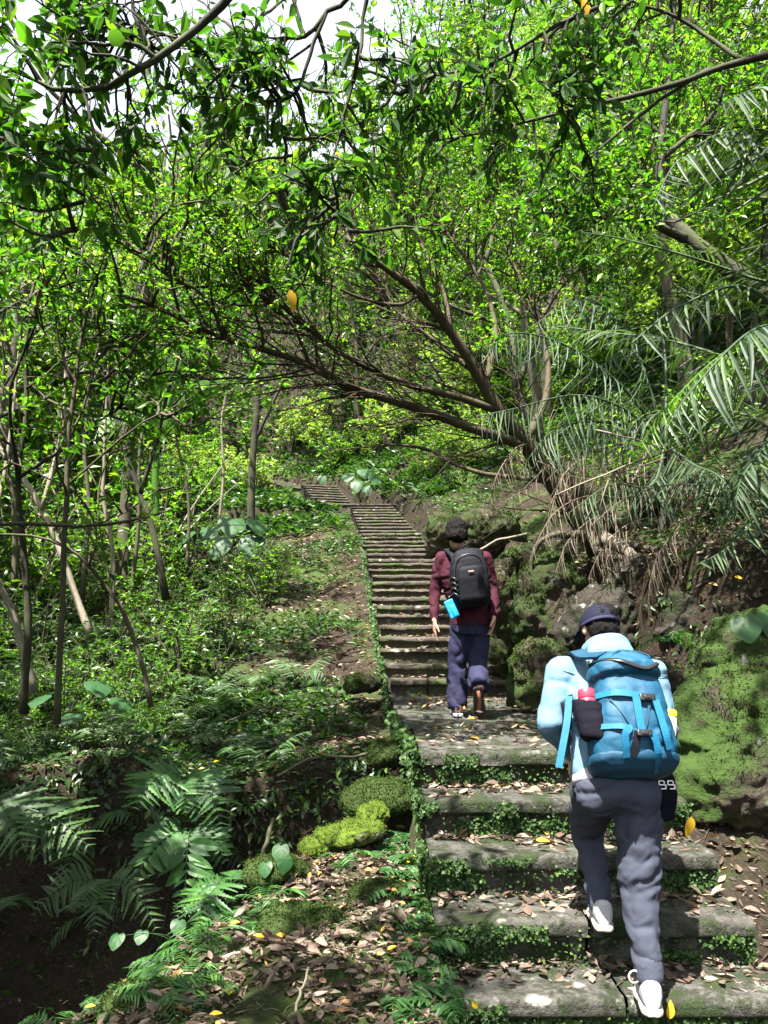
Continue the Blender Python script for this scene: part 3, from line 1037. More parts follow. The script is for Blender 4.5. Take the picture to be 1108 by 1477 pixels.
# ---- dark crooked tree upper right
tree_px('dark_tree', 'dark crooked tree trunk rising behind the palm fronds at the upper right', 'tree',
        [[(1150, 470, 7.5, .12), (1065, 395, 7.6, .085), (1000, 352, 7.7, .075), (965, 315, 7.8, .06), (950, 280, 7.9, .05), (955, 190, 8.0, .04), (968, 90, 8.1, .03), (975, -40, 8.2, .02)],
         [(990, 345, 7.7, .05), (960, 330, 7.6, .04), (930, 318, 7.5, .032), (880, 318, 7.4, .022), (830, 330, 7.3, .012)],
         [(952, 290, 7.9, .035), (920, 295, 7.8, .028), (870, 310, 7.7, .02), (800, 300, 7.6, .01)],
         [(958, 200, 8.0, .03), (900, 150, 8.0, .022), (830, 100, 8.0, .012), (760, 60, 8, .006)],
         [(955, 230, 8.0, .03), (1020, 170, 8.0, .022), (1090, 90, 8.0, .014)]],
        M['bark_dark'], M['leaf_big'], rng, (14, 1.1), (6, .6), 11, .085, MID, .25, .3, sub_limbs=[1, 2, 3, 4, 0, 3, 4, 3, 2])

# ---- overhanging branches close to the camera
LW = dict(T=BROAD, up=-.05, droop=.45, flat=.55)
tree_px('overhanging_branch_tree', 'dark foreground branch curving down across the upper left corner', 'tree',
        [[(620, -700, 3.4, .07), (520, -380, 3.6, .05), (390, -90, 3.9, .03), (318, 2, 4.0, .021), (255, 58, 4.0, .018), (200, 95, 4.0, .016), (150, 120, 4.0, .014), (85, 127, 4.0, .012), (40, 110, 4.0, .009), (-40, 78, 4.0, .006)],
         [(118, 125, 4.0, .010), (128, 160, 4.0, .009), (139, 200, 4.0, .009), (126, 240, 4.0, .007), (125, 290, 4.0, .005), (105, 345, 4.0, .003)],
         [(126, 275, 4.0, .005), (158, 300, 3.95, .005), (170, 335, 3.95, .004), (215, 385, 3.95, .003)],
         [(139, 195, 4.0, .005), (165, 220, 4.1, .004), (172, 240, 4.1, .003), (180, 262, 4.1, .002)],
         [(200, 95, 4.0, .008), (215, 65, 4.1, .007), (195, 50, 4.2, .006), (160, 25, 4.3, .004)],
         [(255, 55, 4.0, .008), (225, 48, 4.2, .007), (190, 38, 4.3, .006), (100, 20, 4.5, .004)]],
        M['bark_dark'], M['leaf_over'], rng, (8, .6), (5, .3), 4, .10, sub_limbs=[1, 4, 5, 0, 0, 4, 5], sub_t=.45, sides=8, **LW)
tree_px('overhanging_branch_tree', 'fork of thin dark branches hanging from the top edge near the middle', 'tree',
        [[(760, -700, 3.6, .07), (660, -350, 3.9, .045), (560, -80, 4.2, .022), (527, 2, 4.3, .011), (520, 60, 4.3, .010), (508, 110, 4.3, .009), (497, 160, 4.3, .009), (490, 190, 4.3, .007), (480, 225, 4.3, .006), (455, 265, 4.3, .004), (380, 305, 4.3, .002)],
         [(560, -80, 4.2, .02), (500, 0, 4.5, .014), (475, 15, 4.5, .013), (450, 45, 4.5, .012), (400, 60, 4.6, .009), (350, 95, 4.6, .006), (300, 100, 4.6, .004)],
         [(472, 15, 4.5, .012), (455, 60, 4.5, .011), (440, 110, 4.5, .010), (415, 140, 4.5, .008), (365, 145, 4.5, .006), (280, 138, 4.5, .004)],
         [(455, 60, 4.5, .008), (400, 100, 4.6, .007), (360, 130, 4.7, .006), (330, 180, 4.8, .004), (290, 225, 4.8, .003)],
         [(490, 190, 4.3, .004), (470, 200, 4.3, .004), (450, 215, 4.3, .003), (425, 235, 4.3, .003)],
         [(480, 225, 4.3, .004), (480, 270, 4.3, .003), (490, 320, 4.2, .002), (505, 340, 4.2, .002)],
         [(405, 145, 4.5, .004), (407, 190, 4.5, .003), (420, 235, 4.5, .003), (400, 280, 4.4, .002)]],
        M['bark_dark'], M['leaf_over'], rng, (8, .55), (5, .3), 4, .095, sub_limbs=[1, 2, 3, 5, 6, 0, 1, 2], sub_t=.4, sides=8, **LW)
tree_px('overhanging_branch_tree', 'pair of long dark branches reaching in from the upper right corner', 'tree',
        [[(1500, 200, 4.4, .10), (1250, 60, 4.7, .05), (1070, 88, 5.0, .022), (1020, 100, 5.0, .019), (960, 122, 5.0, .017), (880, 145, 5.0, .014), (800, 165, 5.0, .011), (740, 180, 5.0, .009), (680, 195, 5.0, .006), (600, 205, 5.0, .003)],
         [(1025, 98, 5.0, .014), (990, 120, 5.0, .012), (935, 155, 5.0, .011), (880, 195, 5.0, .009), (840, 228, 5.0, .006), (815, 255, 5.0, .003)],
         [(1250, 60, 4.7, .04), (1020, -60, 4.5, .022), (900, 0, 4.5, .014), (850, 20, 4.5, .012), (790, 50, 4.5, .011), (730, 85, 4.5, .009), (670, 102, 4.5, .007), (600, 115, 4.5, .005), (550, 128, 4.5, .003)],
         [(770, 60, 4.5, .005), (770, 110, 4.6, .004), (800, 140, 4.6, .004), (830, 165, 4.7, .003)],
         [(1070, 88, 5.0, .016), (1000, 40, 5.2, .012), (930, 10, 5.2, .008), (860, -20, 5.2, .005)]],
        M['bark_dark'], M['leaf_over'], rng, (12, .6), (5, .32), 5, .095, sub_limbs=[0, 1, 2, 3, 4, 0, 2], sub_t=.35, sides=8, **LW)

# ---- thin trees on the left
LT = dict(up=.25, droop=.25)
def left_tree(label, limbs, bark, k=(9, .9), n=8, size=.075, lm='leaf_big', subs=None, t0=.45, T=MID):
    limbs = [[(x, y, d, r * .8) for x, y, d, r in l] for l in limbs]
    tree_px('slender_tree', label, 'tree', limbs, M[bark], M[lm], rng, k, (5, .5), n, size, T, t0, sub_limbs=subs, **LT)


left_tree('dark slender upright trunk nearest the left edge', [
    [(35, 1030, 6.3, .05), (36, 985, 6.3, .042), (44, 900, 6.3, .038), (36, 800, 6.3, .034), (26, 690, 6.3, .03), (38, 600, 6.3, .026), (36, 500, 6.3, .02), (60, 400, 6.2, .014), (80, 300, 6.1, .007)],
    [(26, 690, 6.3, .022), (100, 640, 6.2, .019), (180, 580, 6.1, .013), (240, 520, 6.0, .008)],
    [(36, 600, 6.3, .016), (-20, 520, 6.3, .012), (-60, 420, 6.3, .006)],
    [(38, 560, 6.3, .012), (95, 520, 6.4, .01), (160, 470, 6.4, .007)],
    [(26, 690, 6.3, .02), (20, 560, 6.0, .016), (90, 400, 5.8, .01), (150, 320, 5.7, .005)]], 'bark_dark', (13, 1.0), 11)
left_tree('thin straight dark stem second from the left edge', [
    [(82, 1045, 5.6, .035), (86, 960, 5.6, .028), (92, 860, 5.6, .025), (95, 750, 5.6, .024), (97, 640, 5.6, .021), (108, 560, 5.6, .018), (120, 470, 5.6, .013), (150, 370, 5.5, .007)],
    [(97, 640, 5.6, .014), (130, 560, 5.6, .011), (150, 460, 5.6, .006)],
    [(108, 560, 5.6, .012), (60, 470, 5.6, .009), (10, 400, 5.5, .005)],
    [(97, 700, 5.6, .01), (190, 620, 5.4, .008), (260, 580, 5.3, .006), (300, 560, 5.3, .004)]], 'bark_mid', (10, .8), 9)
left_tree('thin stem leaning left with a sunlit lower half', [
    [(218, 1020, 6.4, .03), (205, 958, 6.4, .026), (185, 905, 6.4, .024), (162, 860, 6.4, .022), (114, 800, 6.3, .019), (60, 775, 6.2, .014), (-20, 770, 6.1, .008)],
    [(128, 815, 6.3, .014), (142, 770, 6.3, .013), (115, 715, 6.3, .012), (70, 690, 6.2, .009), (0, 660, 6.1, .005)],
    [(162, 860, 6.4, .012), (140, 720, 6.6, .01), (180, 600, 6.8, .006)]], 'bark_mid', (6, .6), 8, .07)
left_tree('dark forked stem standing on the bank left of the stairs', [
    [(240, 865, 9.2, .06), (226, 790, 9.2, .05), (212, 735, 9.2, .046), (200, 708, 9.2, .04), (175, 640, 9.2, .034), (150, 560, 9.2, .026), (140, 460, 9.1, .018), (120, 340, 9.0, .009)],
    [(202, 712, 9.2, .036), (225, 640, 9.1, .03), (240, 570, 9.0, .026), (262, 500, 8.9, .02), (280, 420, 8.8, .012), (300, 330, 8.7, .006)],
    [(235, 600, 9.0, .018), (290, 545, 8.8, .013), (340, 520, 8.7, .007)],
    [(175, 640, 9.2, .02), (215, 540, 9.0, .015), (225, 440, 8.9, .008)]], 'bark_dark', (11, 1.3), 10, .095)
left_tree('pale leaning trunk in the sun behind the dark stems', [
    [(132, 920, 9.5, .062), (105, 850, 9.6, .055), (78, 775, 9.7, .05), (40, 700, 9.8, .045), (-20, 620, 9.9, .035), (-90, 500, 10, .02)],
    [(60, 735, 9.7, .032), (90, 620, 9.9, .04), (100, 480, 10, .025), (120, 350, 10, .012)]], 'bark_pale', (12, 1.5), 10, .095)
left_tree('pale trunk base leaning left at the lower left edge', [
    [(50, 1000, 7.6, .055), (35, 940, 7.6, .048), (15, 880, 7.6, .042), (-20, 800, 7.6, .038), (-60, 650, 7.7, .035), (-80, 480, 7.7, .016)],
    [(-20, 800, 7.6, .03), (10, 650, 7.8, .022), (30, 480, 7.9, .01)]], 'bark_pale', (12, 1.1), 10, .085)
left_tree('dark upright pole like trunk beside the upper path', [
    [(362, 770, 15.5, .11), (363, 700, 15.5, .10), (366, 640, 15.5, .09), (372, 560, 15.5, .08), (360, 450, 15.5, .06), (380, 320, 15.5, .03)],
    [(366, 640, 15.5, .05), (420, 520, 15.5, .035), (470, 400, 15.3, .015)],
    [(370, 560, 15.5, .05), (310, 450, 15.3, .03), (280, 350, 15.2, .012)]], 'bark_dark', (14, 2.0), 12, .13, 'leaf_fine', [0, 1, 2])
for k, (x0, y0, d, x1, y1, r) in enumerate([(160, 880, 10.5, 150, 640, .05), (185, 860, 11.5, 215, 560, .045), (118, 840, 12, 128, 560, .055), (270, 800, 13, 255, 560, .04), (310, 770, 14.5, 330, 540, .04), (20, 830, 11.5, 5, 560, .06)]):
    left_tree(['thin grey stem between the dark forked stem and the pale trunk', 'slim curved stem behind the dark forked stem', 'upright grey trunk far behind the left thicket',
               'slim stem above the big pale leaves left of the path', 'pale slim stem beside the large heart shaped leaves', 'grey trunk at the left edge far behind'][k],
              [[(x0, y0 + 30, d, r), (x0 + (x1 - x0) * .3 + 6, y0 + (y1 - y0) * .35, d, r * .8), (x0 + (x1 - x0) * .7 - 5, y0 + (y1 - y0) * .7, d, r * .65), (x1, y1, d, r * .5), (x1 + 8, y1 - 150, d, r * .2)],
               [(x1, y1, d, r * .4), (x1 + 50, y1 - 90, d, r * .25), (x1 + 80, y1 - 170, d, r * .1)]],
              'bark_pale' if k in (0, 4) else 'bark_mid', (12, 1.3), 10, .10, 'leaf_fine')
# bare branch crossing low on the left
tree_px('bare_branch', 'long bare grey branch lying level across the left stems', 'branch',
        [[(-60, 755, 5.2, .017), (60, 755, 5.2, .015), (140, 757, 5.2, .013), (200, 748, 5.2, .010), (250, 735, 5.2, .005)], [(140, 757, 5.2, .006), (190, 735, 5.1, .004), (235, 700, 5.1, .003)]],
        M['bark_mid'], M['leaf_big'], rng, (3, .3), (2, .2), 2, .07)

# ---- canopy trees: crowns over and behind the stairs (each grown in place so the gaps above sunlit patches stay open)


def grow_tree(label, base, h, spread, bark, lm, size, nlimb=9, k1=7, k2=6, nl=12, T=MID, lean=(0, 0), r=.13, cat='tree', name='canopy_tree', t0=.4, group=None, gap=None, flat=.7):
    x, y = base
    z0 = gz(x, y) - .15
    t = thing(name, label, cat, (x, y, z0), group)
    m = 14
    u = np.linspace(0, 1, m)
    tr = np.stack([x + lean[0] * u ** 1.5, y + lean[1] * u ** 1.5, z0 + h * u], 1)
    tr = wob(rng, tr, .05)
    wood, crown = MB(), MB()
    tubes(wood, tr, dscale(m, r, r * .2, 1.1), 10)
    A = children(rng, tr[None], nlimb, spread, t0, 1., .45, 1., .35, 9, .16, .25)
    tubes(wood, A, dscale(9, r * .38, .012)[None] * rng.uniform(.7, 1.2, (len(A), 1)), 6, False)
    B = lit_twigs(children(rng, A, k1, spread * .5, .25, 1., .6, .9, .2, 7, .2, .4))
    tubes(wood, B, dscale(7, .016, .005)[None], 4, False)
    C = lit_twigs(children(rng, B, k2, spread * .22, .2, 1, .6, .9, .1, 5, .22, .4))
    tubes(wood, C, dscale(5, .005, .002)[None], 3, False)
    leaves(crown, rng, C, nl, size, T, gap=gap, flat=flat, near=3.4)
    wood.build('trunk', bark, t)
    crown.build('crown', lm, t, smooth=False)
    return rebase(t, (x, y, z0))


grow_tree('broad leaved canopy tree left of the upper path', (-4.2, 12.5), 7.5, 3.4, M['bark_mid'], M['leaf_big'], .11, 12, 7, 6, 7, lean=(.8, -.5))
grow_tree('leafy canopy tree on the left slope above the thin stems', (-5.8, 8.8), 6.5, 3.0, M['bark_dark'], M['leaf_big'], .11, 14, 8, 6, 12, lean=(1.6, -.3))
grow_tree('leafy canopy tree at the top of the right bank', (4.6, 11.5), 6.5, 3.6, M['bark_mid'], M['leaf_fine'], .085, 14, 9, 7, 13, lean=(-1.2, -.5))
grow_tree('canopy tree right of the middle flight on the high bank', (3.4, 16.5), 7.5, 3.8, M['bark_mid'], M['leaf_fine'], .10, 14, 9, 7, 12, lean=(-1.2, -1.))
grow_tree('tall canopy tree behind the bend of the stairs', (-1.0, 29), 7.5, 4.2, M['bark_mid'], M['leaf_fine'], .13, 13, 8, 7, 12, lean=(-.5, -1.5))
grow_tree('tall tree among the left thicket with its crown above the path', (-7.5, 15), 8.5, 4.2, M['bark_mid'], M['leaf_big'], .12, 12, 7, 6, 6, lean=(1.2, -.5))
grow_tree('tall tree behind the palm at the right edge', (6.8, 8.6), 7.5, 3.4, M['bark_dark'], M['leaf_big'], .12, 13, 8, 6, 12, lean=(-.5, 0))
grow_tree('very tall thin crowned tree left of the upper stairs', (-7.5, 20), 13.5, 4.4, M['bark_dark'], M['leaf_fine'], .12, 16, 8, 7, 11, lean=(5.5, -2.), t0=.5)
grow_tree('very tall thin crowned tree right of the upper stairs', (4.5, 21), 13.5, 4.4, M['bark_dark'], M['leaf_fine'], .12, 16, 8, 7, 11, lean=(-3.5, -1.), t0=.5)
# trees added around the camera to shade the steps, gully and banks
grow_tree('big tree added behind on the left to shade the lower steps', (-4.3, .3), 7.2, 4.2, M['bark_mid'], M['leaf_over'], .13, 15, 9, 6, 11, lean=(1., .6), r=.2, t0=.5)
grow_tree('big tree added behind on the right to shade the lower steps', (4.2, -.6), 7.5, 4.0, M['bark_mid'], M['leaf_over'], .13, 14, 8, 6, 11, lean=(-1.5, .8), r=.2, t0=.55)
grow_tree('tree added behind the camera to shade the lowest steps', (-1.6, -3.6), 8.6, 4.4, M['bark_mid'], M['leaf_over'], .13, 15, 9, 6, 11, lean=(0, 1.0), r=.2, t0=.5)
grow_tree('dense tree added at the head of the gully to shade it', (-5.0, 1.9), 6.0, 3.4, M['bark_mid'], M['leaf_big'], .13, 16, 9, 7, 13, lean=(1.2, .6), r=.14, t0=.35)
grow_tree('low dense tree added to keep the gully in shade', (-4.5, 3.3), 5.8, 2.8, M['bark_mid'], M['leaf_big'], .14, 15, 8, 6, 13, lean=(.8, .2), r=.11, t0=.35)
grow_tree('dense tree added to shade the mossy boulder and the right bank', (4.5, 2.6), 7.4, 3.2, M['bark_mid'], M['leaf_over'], .13, 15, 8, 7, 12, lean=(-1.6, .6), r=.14, t0=.4)
grow_tree('tree added beyond the gully to shade the left slope', (-6.2, 4.6), 7.4, 3.8, M['bark_mid'], M['leaf_big'], .12, 14, 8, 6, 12, lean=(1.2, .2), r=.16, t0=.45)
# ------------------------------------------------------------------ background trees, shrubs (copies of a few grown ones)
def proto_tree(seed, h, spread, bark, lm, size, nl, k=(13, 6, 5), t0=.14, r=.075):
    g = np.random.default_rng(seed)
    m = 10
    u = np.linspace(0, 1, m)
    tr = wob(g, np.stack([0 * u, 0 * u, h * u], 1), .06)
    wood, crown = MB(), MB()
    tubes(wood, tr, dscale(m, r, r * .2), 7)
    A = children(g, tr[None], k[0], spread, t0, 1., .4, 1., .3, 7, .18, .35)
    tubes(wood, A, dscale(7, r * .4, .012)[None], 5, False)
    B = children(g, A, k[1], spread * .5, .2, 1., .6, .9, .2, 5, .2, .4)
    tubes(wood, B, dscale(5, .014, .005)[None], 3, False)
    C = children(g, B, k[2], spread * .25, .2, 1, .6, .9, .1, 4, .2, .4)
    n = len(C)
    idx = np.repeat(np.arange(n), nl)
    p, tan = along(C, idx, g.uniform(.1, 1, n * nl))
    d = nrm(tan * .4 + g.normal(size=p.shape) * [1, 1, .5] + [0, 0, -.25])
    up = nrm(np.array([0, 0, .7]) + .45 * g.normal(size=p.shape))
    scatter(crown, SMALL, p, d, up, size * g.uniform(.6, 1.3, len(p)), 1.15)
    return wood.mesh('trunk', bark), crown.mesh('crown', lm, False)


def proto_shrub(seed, h, stems, lm, size, nl, bark, T=SMALL, spread=.7):
    g = np.random.default_rng(seed)
    m = 7
    a = g.uniform(0, 2 * np.pi, stems)
    u = np.linspace(0, 1, m)
    hh = h * g.uniform(.6, 1.1, stems)
    S = np.stack([np.cos(a)[:, None] * spread * h * u[None] ** 1.4 * g.uniform(.2, 1, (stems, 1)), np.sin(a)[:, None] * spread * h * u[None] ** 1.4 * g.uniform(.2, 1, (stems, 1)), hh[:, None] * u[None]], -1)
    wood, crown = MB(), MB()
    tubes(wood, S, dscale(m, .012 * h + .004, .004)[None], 4, False)
    B = children(g, S, 5, h * .42, .2, 1, .5, .9, .2, 5, .2, .3)
    tubes(wood, B, dscale(5, .006, .002)[None], 3, False)
    n = len(B)
    idx = np.repeat(np.arange(n), nl)
    p, tan = along(B, idx, g.uniform(.1, 1, n * nl))
    d = nrm(tan * .5 + g.normal(size=p.shape) * [1, 1, .4] + [0, 0, -.2])
    up = nrm(np.array([0, 0, .8]) + .4 * g.normal(size=p.shape))
    scatter(crown, T, p, d, up, size * g.uniform(.6, 1.3, len(p)))
    return wood.mesh('stem', bark), crown.mesh('foliage', lm, False)


def inst(name, label, cat, group, meshes, names, loc, rz, sc):
    t = thing(name, label, cat, loc, group)
    t.rotation_euler = (0, 0, rz)
    t.scale = (sc,) * 3
    for me, nm in zip(meshes, names):
        link(bpy.data.objects.new(nm, me), t)
    return t


g = np.random.default_rng(21)


def shades(x, y, h, r):
    """would a crown standing here shut the sun out of a clearing?"""
    c = np.array([x, y, gz(x, y) + h])
    far = SUN_T[SUN_T[:, 1] > 11]
    v = c - far[:, :3]
    t = v @ SUN_DIR
    d = np.linalg.norm(v - t[:, None] * SUN_DIR, axis=1)
    return bool(np.any((t > .5) & (d < r + .6 * far[:, 3])))


PT = [proto_tree(31, 6.5, 2.6, M['bark_dark'], M['leaf_far'], .17, 16), proto_tree(32, 7.5, 3.0, M['bark_dark'], M['leaf_far'], .19, 15), proto_tree(33, 5.0, 2.6, M['bark_mid'], M['leaf_shrub'], .15, 16)]
for i in range(92):
    for _ in range(50):
        y = g.uniform(17, 62)
        x = g.uniform(-.75, .72) * y * .9
        if abs(x - np.interp(y, [17, 22, 27, 31, 60], [.2, -.4, -2.3, -4.6, -25])) > (2.2 if y < 35 else 0) and not shades(x, y, 4.2, 1.8): break
    k = int(g.integers(0, 3))
    inst('background_tree', 'bright leafed tree in the wooded hillside behind the stairs', 'tree', 'trees on the wooded hillside behind the stairs', PT[k], ('trunk', 'crown'),
         (x, y, gz(x, y) - .2), g.uniform(0, 6.28), g.uniform(.7, 1.25))
for i in range(14):   # valley side trees left
    for _ in range(30):
        y = g.uniform(9, 20)
        x = -g.uniform(6.5, 13)
        if not shades(x, y, 4, 1.6): break
    inst('background_tree', 'leafy tree filling the valley side beyond the thin left stems', 'tree', 'trees on the valley side at the left', PT[i % 3], ('trunk', 'crown'),
         (x, y, gz(x, y) - .2), g.uniform(0, 6.28), g.uniform(.7, 1.1))
for i in range(9):   # top of right bank
    y = g.uniform(9, 20)
    x = 4.5 + g.uniform(.5, 6)
    inst('background_tree', 'leafy tree on top of the right bank behind the palms', 'tree', 'trees on top of the right bank', PT[i % 3], ('trunk', 'crown'),
         (x, y, gz(x, y) - .2), g.uniform(0, 6.28), g.uniform(.6, .9))

def nz2(x, y, s, seed):
    return vnoise(np.stack([x * s, y * s, 0 * x], 1), seed)


SH = [proto_shrub(41, 1.2, 9, M['leaf_shrub'], .11, 9, M['bark_mid']), proto_shrub(42, 1.0, 10, M['leaf_ground'], .085, 9, M['bark_mid'], MID), proto_shrub(43, 1.5, 8, M['leaf_fine'], .10, 10, M['bark_pale'])]


def shrubs(n, xr_, yr, sc, label, group, kinds=(0, 1, 2), ok=None, sink=.1, nm='shrub', ct='shrub'):
    c = 0
    for _ in range(n * 20):
        if c >= n: break
        x, y = g.uniform(*xr_), g.uniform(*yr)
        e, sg, zp = path_info(np.array([x]), np.array([y]))
        if e[0] < .35 or (ok and not ok(x, y, e[0], sg[0])) or (y > 15 and shades(x, y, .8, .5)): continue
        c += 1
        inst(nm, label, ct, group, SH[kinds[c % len(kinds)]], ('stem', 'foliage'), (x, y, gz(x, y) - sink), g.uniform(0, 6.28), g.uniform(*sc))


shrubs(40, (-16, 14), (23, 46), (1.1, 2.4), 'green shrub on the hillside behind the stairs', 'shrubs on the far hillside', ok=lambda x, y, e, s: e > .7)
FS = [proto_shrub(47, 1.3, 12, M['leaf_far'], .13, 12, M['bark_pale']), proto_shrub(48, 1.1, 12, M['leaf_shrub'], .12, 12, M['bark_mid'])]
for _ in range(1):
    keep_ = SH
    SH = FS
    shrubs(84, (-7, 6.5), (20.5, 34), (.7, 1.6), 'pale leafy bush on the slope round the upper stairs', 'bushes round the upper stairs', (0, 1), ok=lambda x, y, e, s: e > .55 + (.5 if s < 0 else 0) and not (s < 0 and x > -5 and y < 26))
    SH = keep_
shrubs(48, (-10, -2.2), (9.5, 20), (.5, 1.15), 'sunlit green shrub on the slope left of the stairs', 'shrubs on the left slope', (0, 1), ok=lambda x, y, e, s: e > 2.6)
shrubs(30, (-10.5, -4.2), (11, 20), (1.1, 2.1), 'tall bright bush filling the thicket left of the path', 'tall bushes in the left thicket', (0, 2), ok=lambda x, y, e, s: e > 3.2 and not shades(x, y, 1.5, .8))
shrubs(70, (-5.5, -.9), (6.2, 14), (.22, .5), 'knee high green plant on the slope left of the stairs', 'knee high plants on the left slope', (1, 0, 1), ok=lambda x, y, e, s: e > 1.9 and nz2(np.array([x]), np.array([y]), 1.1, 24)[0] - .2 * (x + 1.8) > -.1, sink=.05, nm='low_plant', ct='plant')
shrubs(46, (-5.5, -1.2), (7.5, 16), (.45, .85), 'waist high leafy plant on the rough bank left of the middle flight', 'leafy plants on the rough bank', (1, 0, 1), ok=lambda x, y, e, s: e > 1.7, sink=.06, nm='low_plant', ct='plant')
shrubs(22, (-7, -2.4), (6.0, 9.5), (.4, .75), 'low shrub among the thin left stems', 'low shrubs among the left stems', (0, 1), ok=lambda x, y, e, s: e > 2.9)
shrubs(30, (1.0, 6), (8.5, 22), (.4, 1.0), 'shrub growing on top of the right bank', 'shrubs on the right bank', (1, 2, 0), ok=lambda x, y, e, s: s > 0 and e > .75)
shrubs(10, (2.6, 5), (6.3, 8.8), (.35, .7), 'dark shrub under the palm fronds on the right bank', 'shrubs under the palms', (1,), ok=lambda x, y, e, s: e > 1.5)

# ------------------------------------------------------------------ ferns
def frond_curve(L, rise, droop, m=14):
    u = np.linspace(0, 1, m)
    return np.stack([L * u * (1 - .12 * u), 0 * u, L * (rise * u - droop * u * u)], 1)


def fern_frond(mb, g, L, rise, droop, az, npin=17, bip=True, w=.34, O=(0, 0, 0), roll=0, upd=None):
    R = np.array([[math.cos(az), -math.sin(az), 0], [math.sin(az), math.cos(az), 0], [0, 0, 1]])
    c = frond_curve(L, rise, droop) @ R.T + np.asarray(O)
    st = MB()
    tubes(mb, c, dscale(len(c), .0035 * L / .5, .001), 4, False)
    t = np.linspace(.16, .985, npin)
    idx = np.zeros(npin, int)
    p, tan = along(c[None], idx, t)
    upv = nrm((np.array([0, 0, 1.]) if upd is None else np.array(upd, float)) + roll * np.cross(tan, [0, 0, 1.]))
    sd = nrm(np.cross(tan, upv))
    prof = np.sin(np.pi * np.clip(t * .86 + .12, 0, 1)) ** .7
    ln = w * L * prof * g.uniform(.9, 1.08, npin)
    for s in (1, -1):
        d = nrm(sd * s + tan * .42 + np.array([0, 0, -.12]))
        d = nrm(d + .10 * g.normal(size=d.shape))
        ln = ln * g.uniform(.8, 1.12, npin)
        scatter(mb, SERR if bip else LANCE, p, d, upv + .22 * g.normal(size=upv.shape), ln, 1.0 if bip else 1.7)
        continue
        nb = 11
        ii = np.repeat(np.arange(npin), nb)
        v = np.tile(np.linspace(.08, .97, nb), npin)
        q = p[ii] + d[ii] * (ln[ii] * v)[:, None] + np.array([0, 0, -1.]) * (.12 * ln[ii] * v * v)[:, None]
        side2 = nrm(np.cross(upv[ii], d[ii]))
        lw = ln[ii] * .17 * (1 - .7 * v)
        for s2 in (1, -1):
            scatter(mb, SMALL, q, nrm(side2 * s2 + d[ii] * .55), upv[ii], lw, 1.3)
    return mb


def proto_fern(seed, n, L, bip=True, npin=17, spread=(0, 6.28), rise=(.5, .9), droop=(.5, .95), w=.36, upd=None):
    g = np.random.default_rng(seed)
    out = []
    for i in range(n):
        b = MB()
        fern_frond(b, g, L * g.uniform(.7, 1.1), g.uniform(*rise), g.uniform(*droop), spread[0] + (spread[1] - spread[0]) * (i + g.uniform(.2, .8)) / n, npin, bip, w, roll=g.uniform(-.35, .35), upd=upd)
        out.append(b)
    return out


def fern_thing(label, loc, blds, m, rz=0, sc=1., group=None, rot=None):
    t = thing('fern', label, 'fern', loc, group)
    t.rotation_euler = rot or (0, 0, rz)
    t.scale = (sc,) * 3
    for b in blds:
        b.build('frond', m, t, smooth=False)
    return t


BIG = proto_fern(51, 7, .95, True, 20, (3.4, 6.2), (.35, .7), (.45, .9))
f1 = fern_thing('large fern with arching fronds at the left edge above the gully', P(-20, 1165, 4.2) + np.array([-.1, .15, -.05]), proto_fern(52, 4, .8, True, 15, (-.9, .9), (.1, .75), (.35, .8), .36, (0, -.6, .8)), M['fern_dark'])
f2 = fern_thing('bright green fern hanging over the dark gully in the middle left', P(265, 1130, 5.3) + np.array([0, .1, 0]), proto_fern(53, 5, .62, True, 14, (3.0, 5.6), (.1, .75), (.7, 1.2), .38, (0, -.8, .6)), M['fern'])
f3 = fern_thing('fern with broad lobed fronds just below the bright hanging fern', P(275, 1195, 5.15), proto_fern(54, 4, .5, False, 11, (3.2, 5.9), (.0, .5), (.6, 1.0), .42, (0, -.8, .6)), M['fern'])
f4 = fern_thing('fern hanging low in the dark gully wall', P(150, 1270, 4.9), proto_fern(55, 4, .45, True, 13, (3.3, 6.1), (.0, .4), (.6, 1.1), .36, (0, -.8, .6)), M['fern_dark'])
f5 = fern_thing('small fern growing from the right bank above the blue pack hiker', P(960, 925, 5.9), proto_fern(56, 7, .3, True, 12, (2.8, 6.6), (.4, .9), (.4, .8)), M['fern'])
f6 = fern_thing('fern on the gully edge left of the heart shaped leaf', P(330, 1280, 3.9), proto_fern(57, 5, .42, True, 13, (1.2, 5.), (.2, .9), (.4, .9), .36, (0, -.5, .8)), M['fern'])
SF = proto_fern(61, 6, .26, True, 11, (0, 6.28), (.4, .9), (.4, .8))
SFm = [b.mesh('frond', M['fern'], False) for b in SF]
SG = proto_fern(62, 5, .2, False, 8, (0, 6.28), (.4, .9), (.5, .9), .4)
SGm = [b.mesh('frond', M['fern'], False) for b in SG]
MF = proto_fern(63, 6, .6, True, 13, (0, 6.28), (.3, 1.3), (.5, 1.2), .36, (0, -.3, .9))
MFm = [b.mesh('frond', M['fern_dark'], False) for b in MF]


def fern_field(n, fn, meshes, sc, label, group):
    c = 0
    for _ in range(n * 40):
        if c >= n: break
        r = fn()
        if r is None: continue
        x, y = r
        c += 1
        inst('fern', label, 'fern', group, meshes, ('frond',) * len(meshes), (x, y, gz(x, y) - .01), g.uniform(0, 6.28), g.uniform(*sc))


def near_left():
    y = g.uniform(2.3, 4.9)
    r = np.interp(y, RIM[:, 0], RIM[:, 1])
    x = r + .1 + abs(g.normal()) * .3
    return (x, y) if x < .1 else None


def stair_edge():
    y = g.uniform(2.6, 5.6)
    return float(xl(y)) - .03 - abs(g.normal()) * .07, y


def bank_left():
    y = g.uniform(5.6, 9)
    x = -g.uniform(.9, 4.6)
    return (x, y)


def slope_left():
    y = g.uniform(8, 15)
    x = float(xl(y)) - g.uniform(2.0, 6.)
    return (x, y)


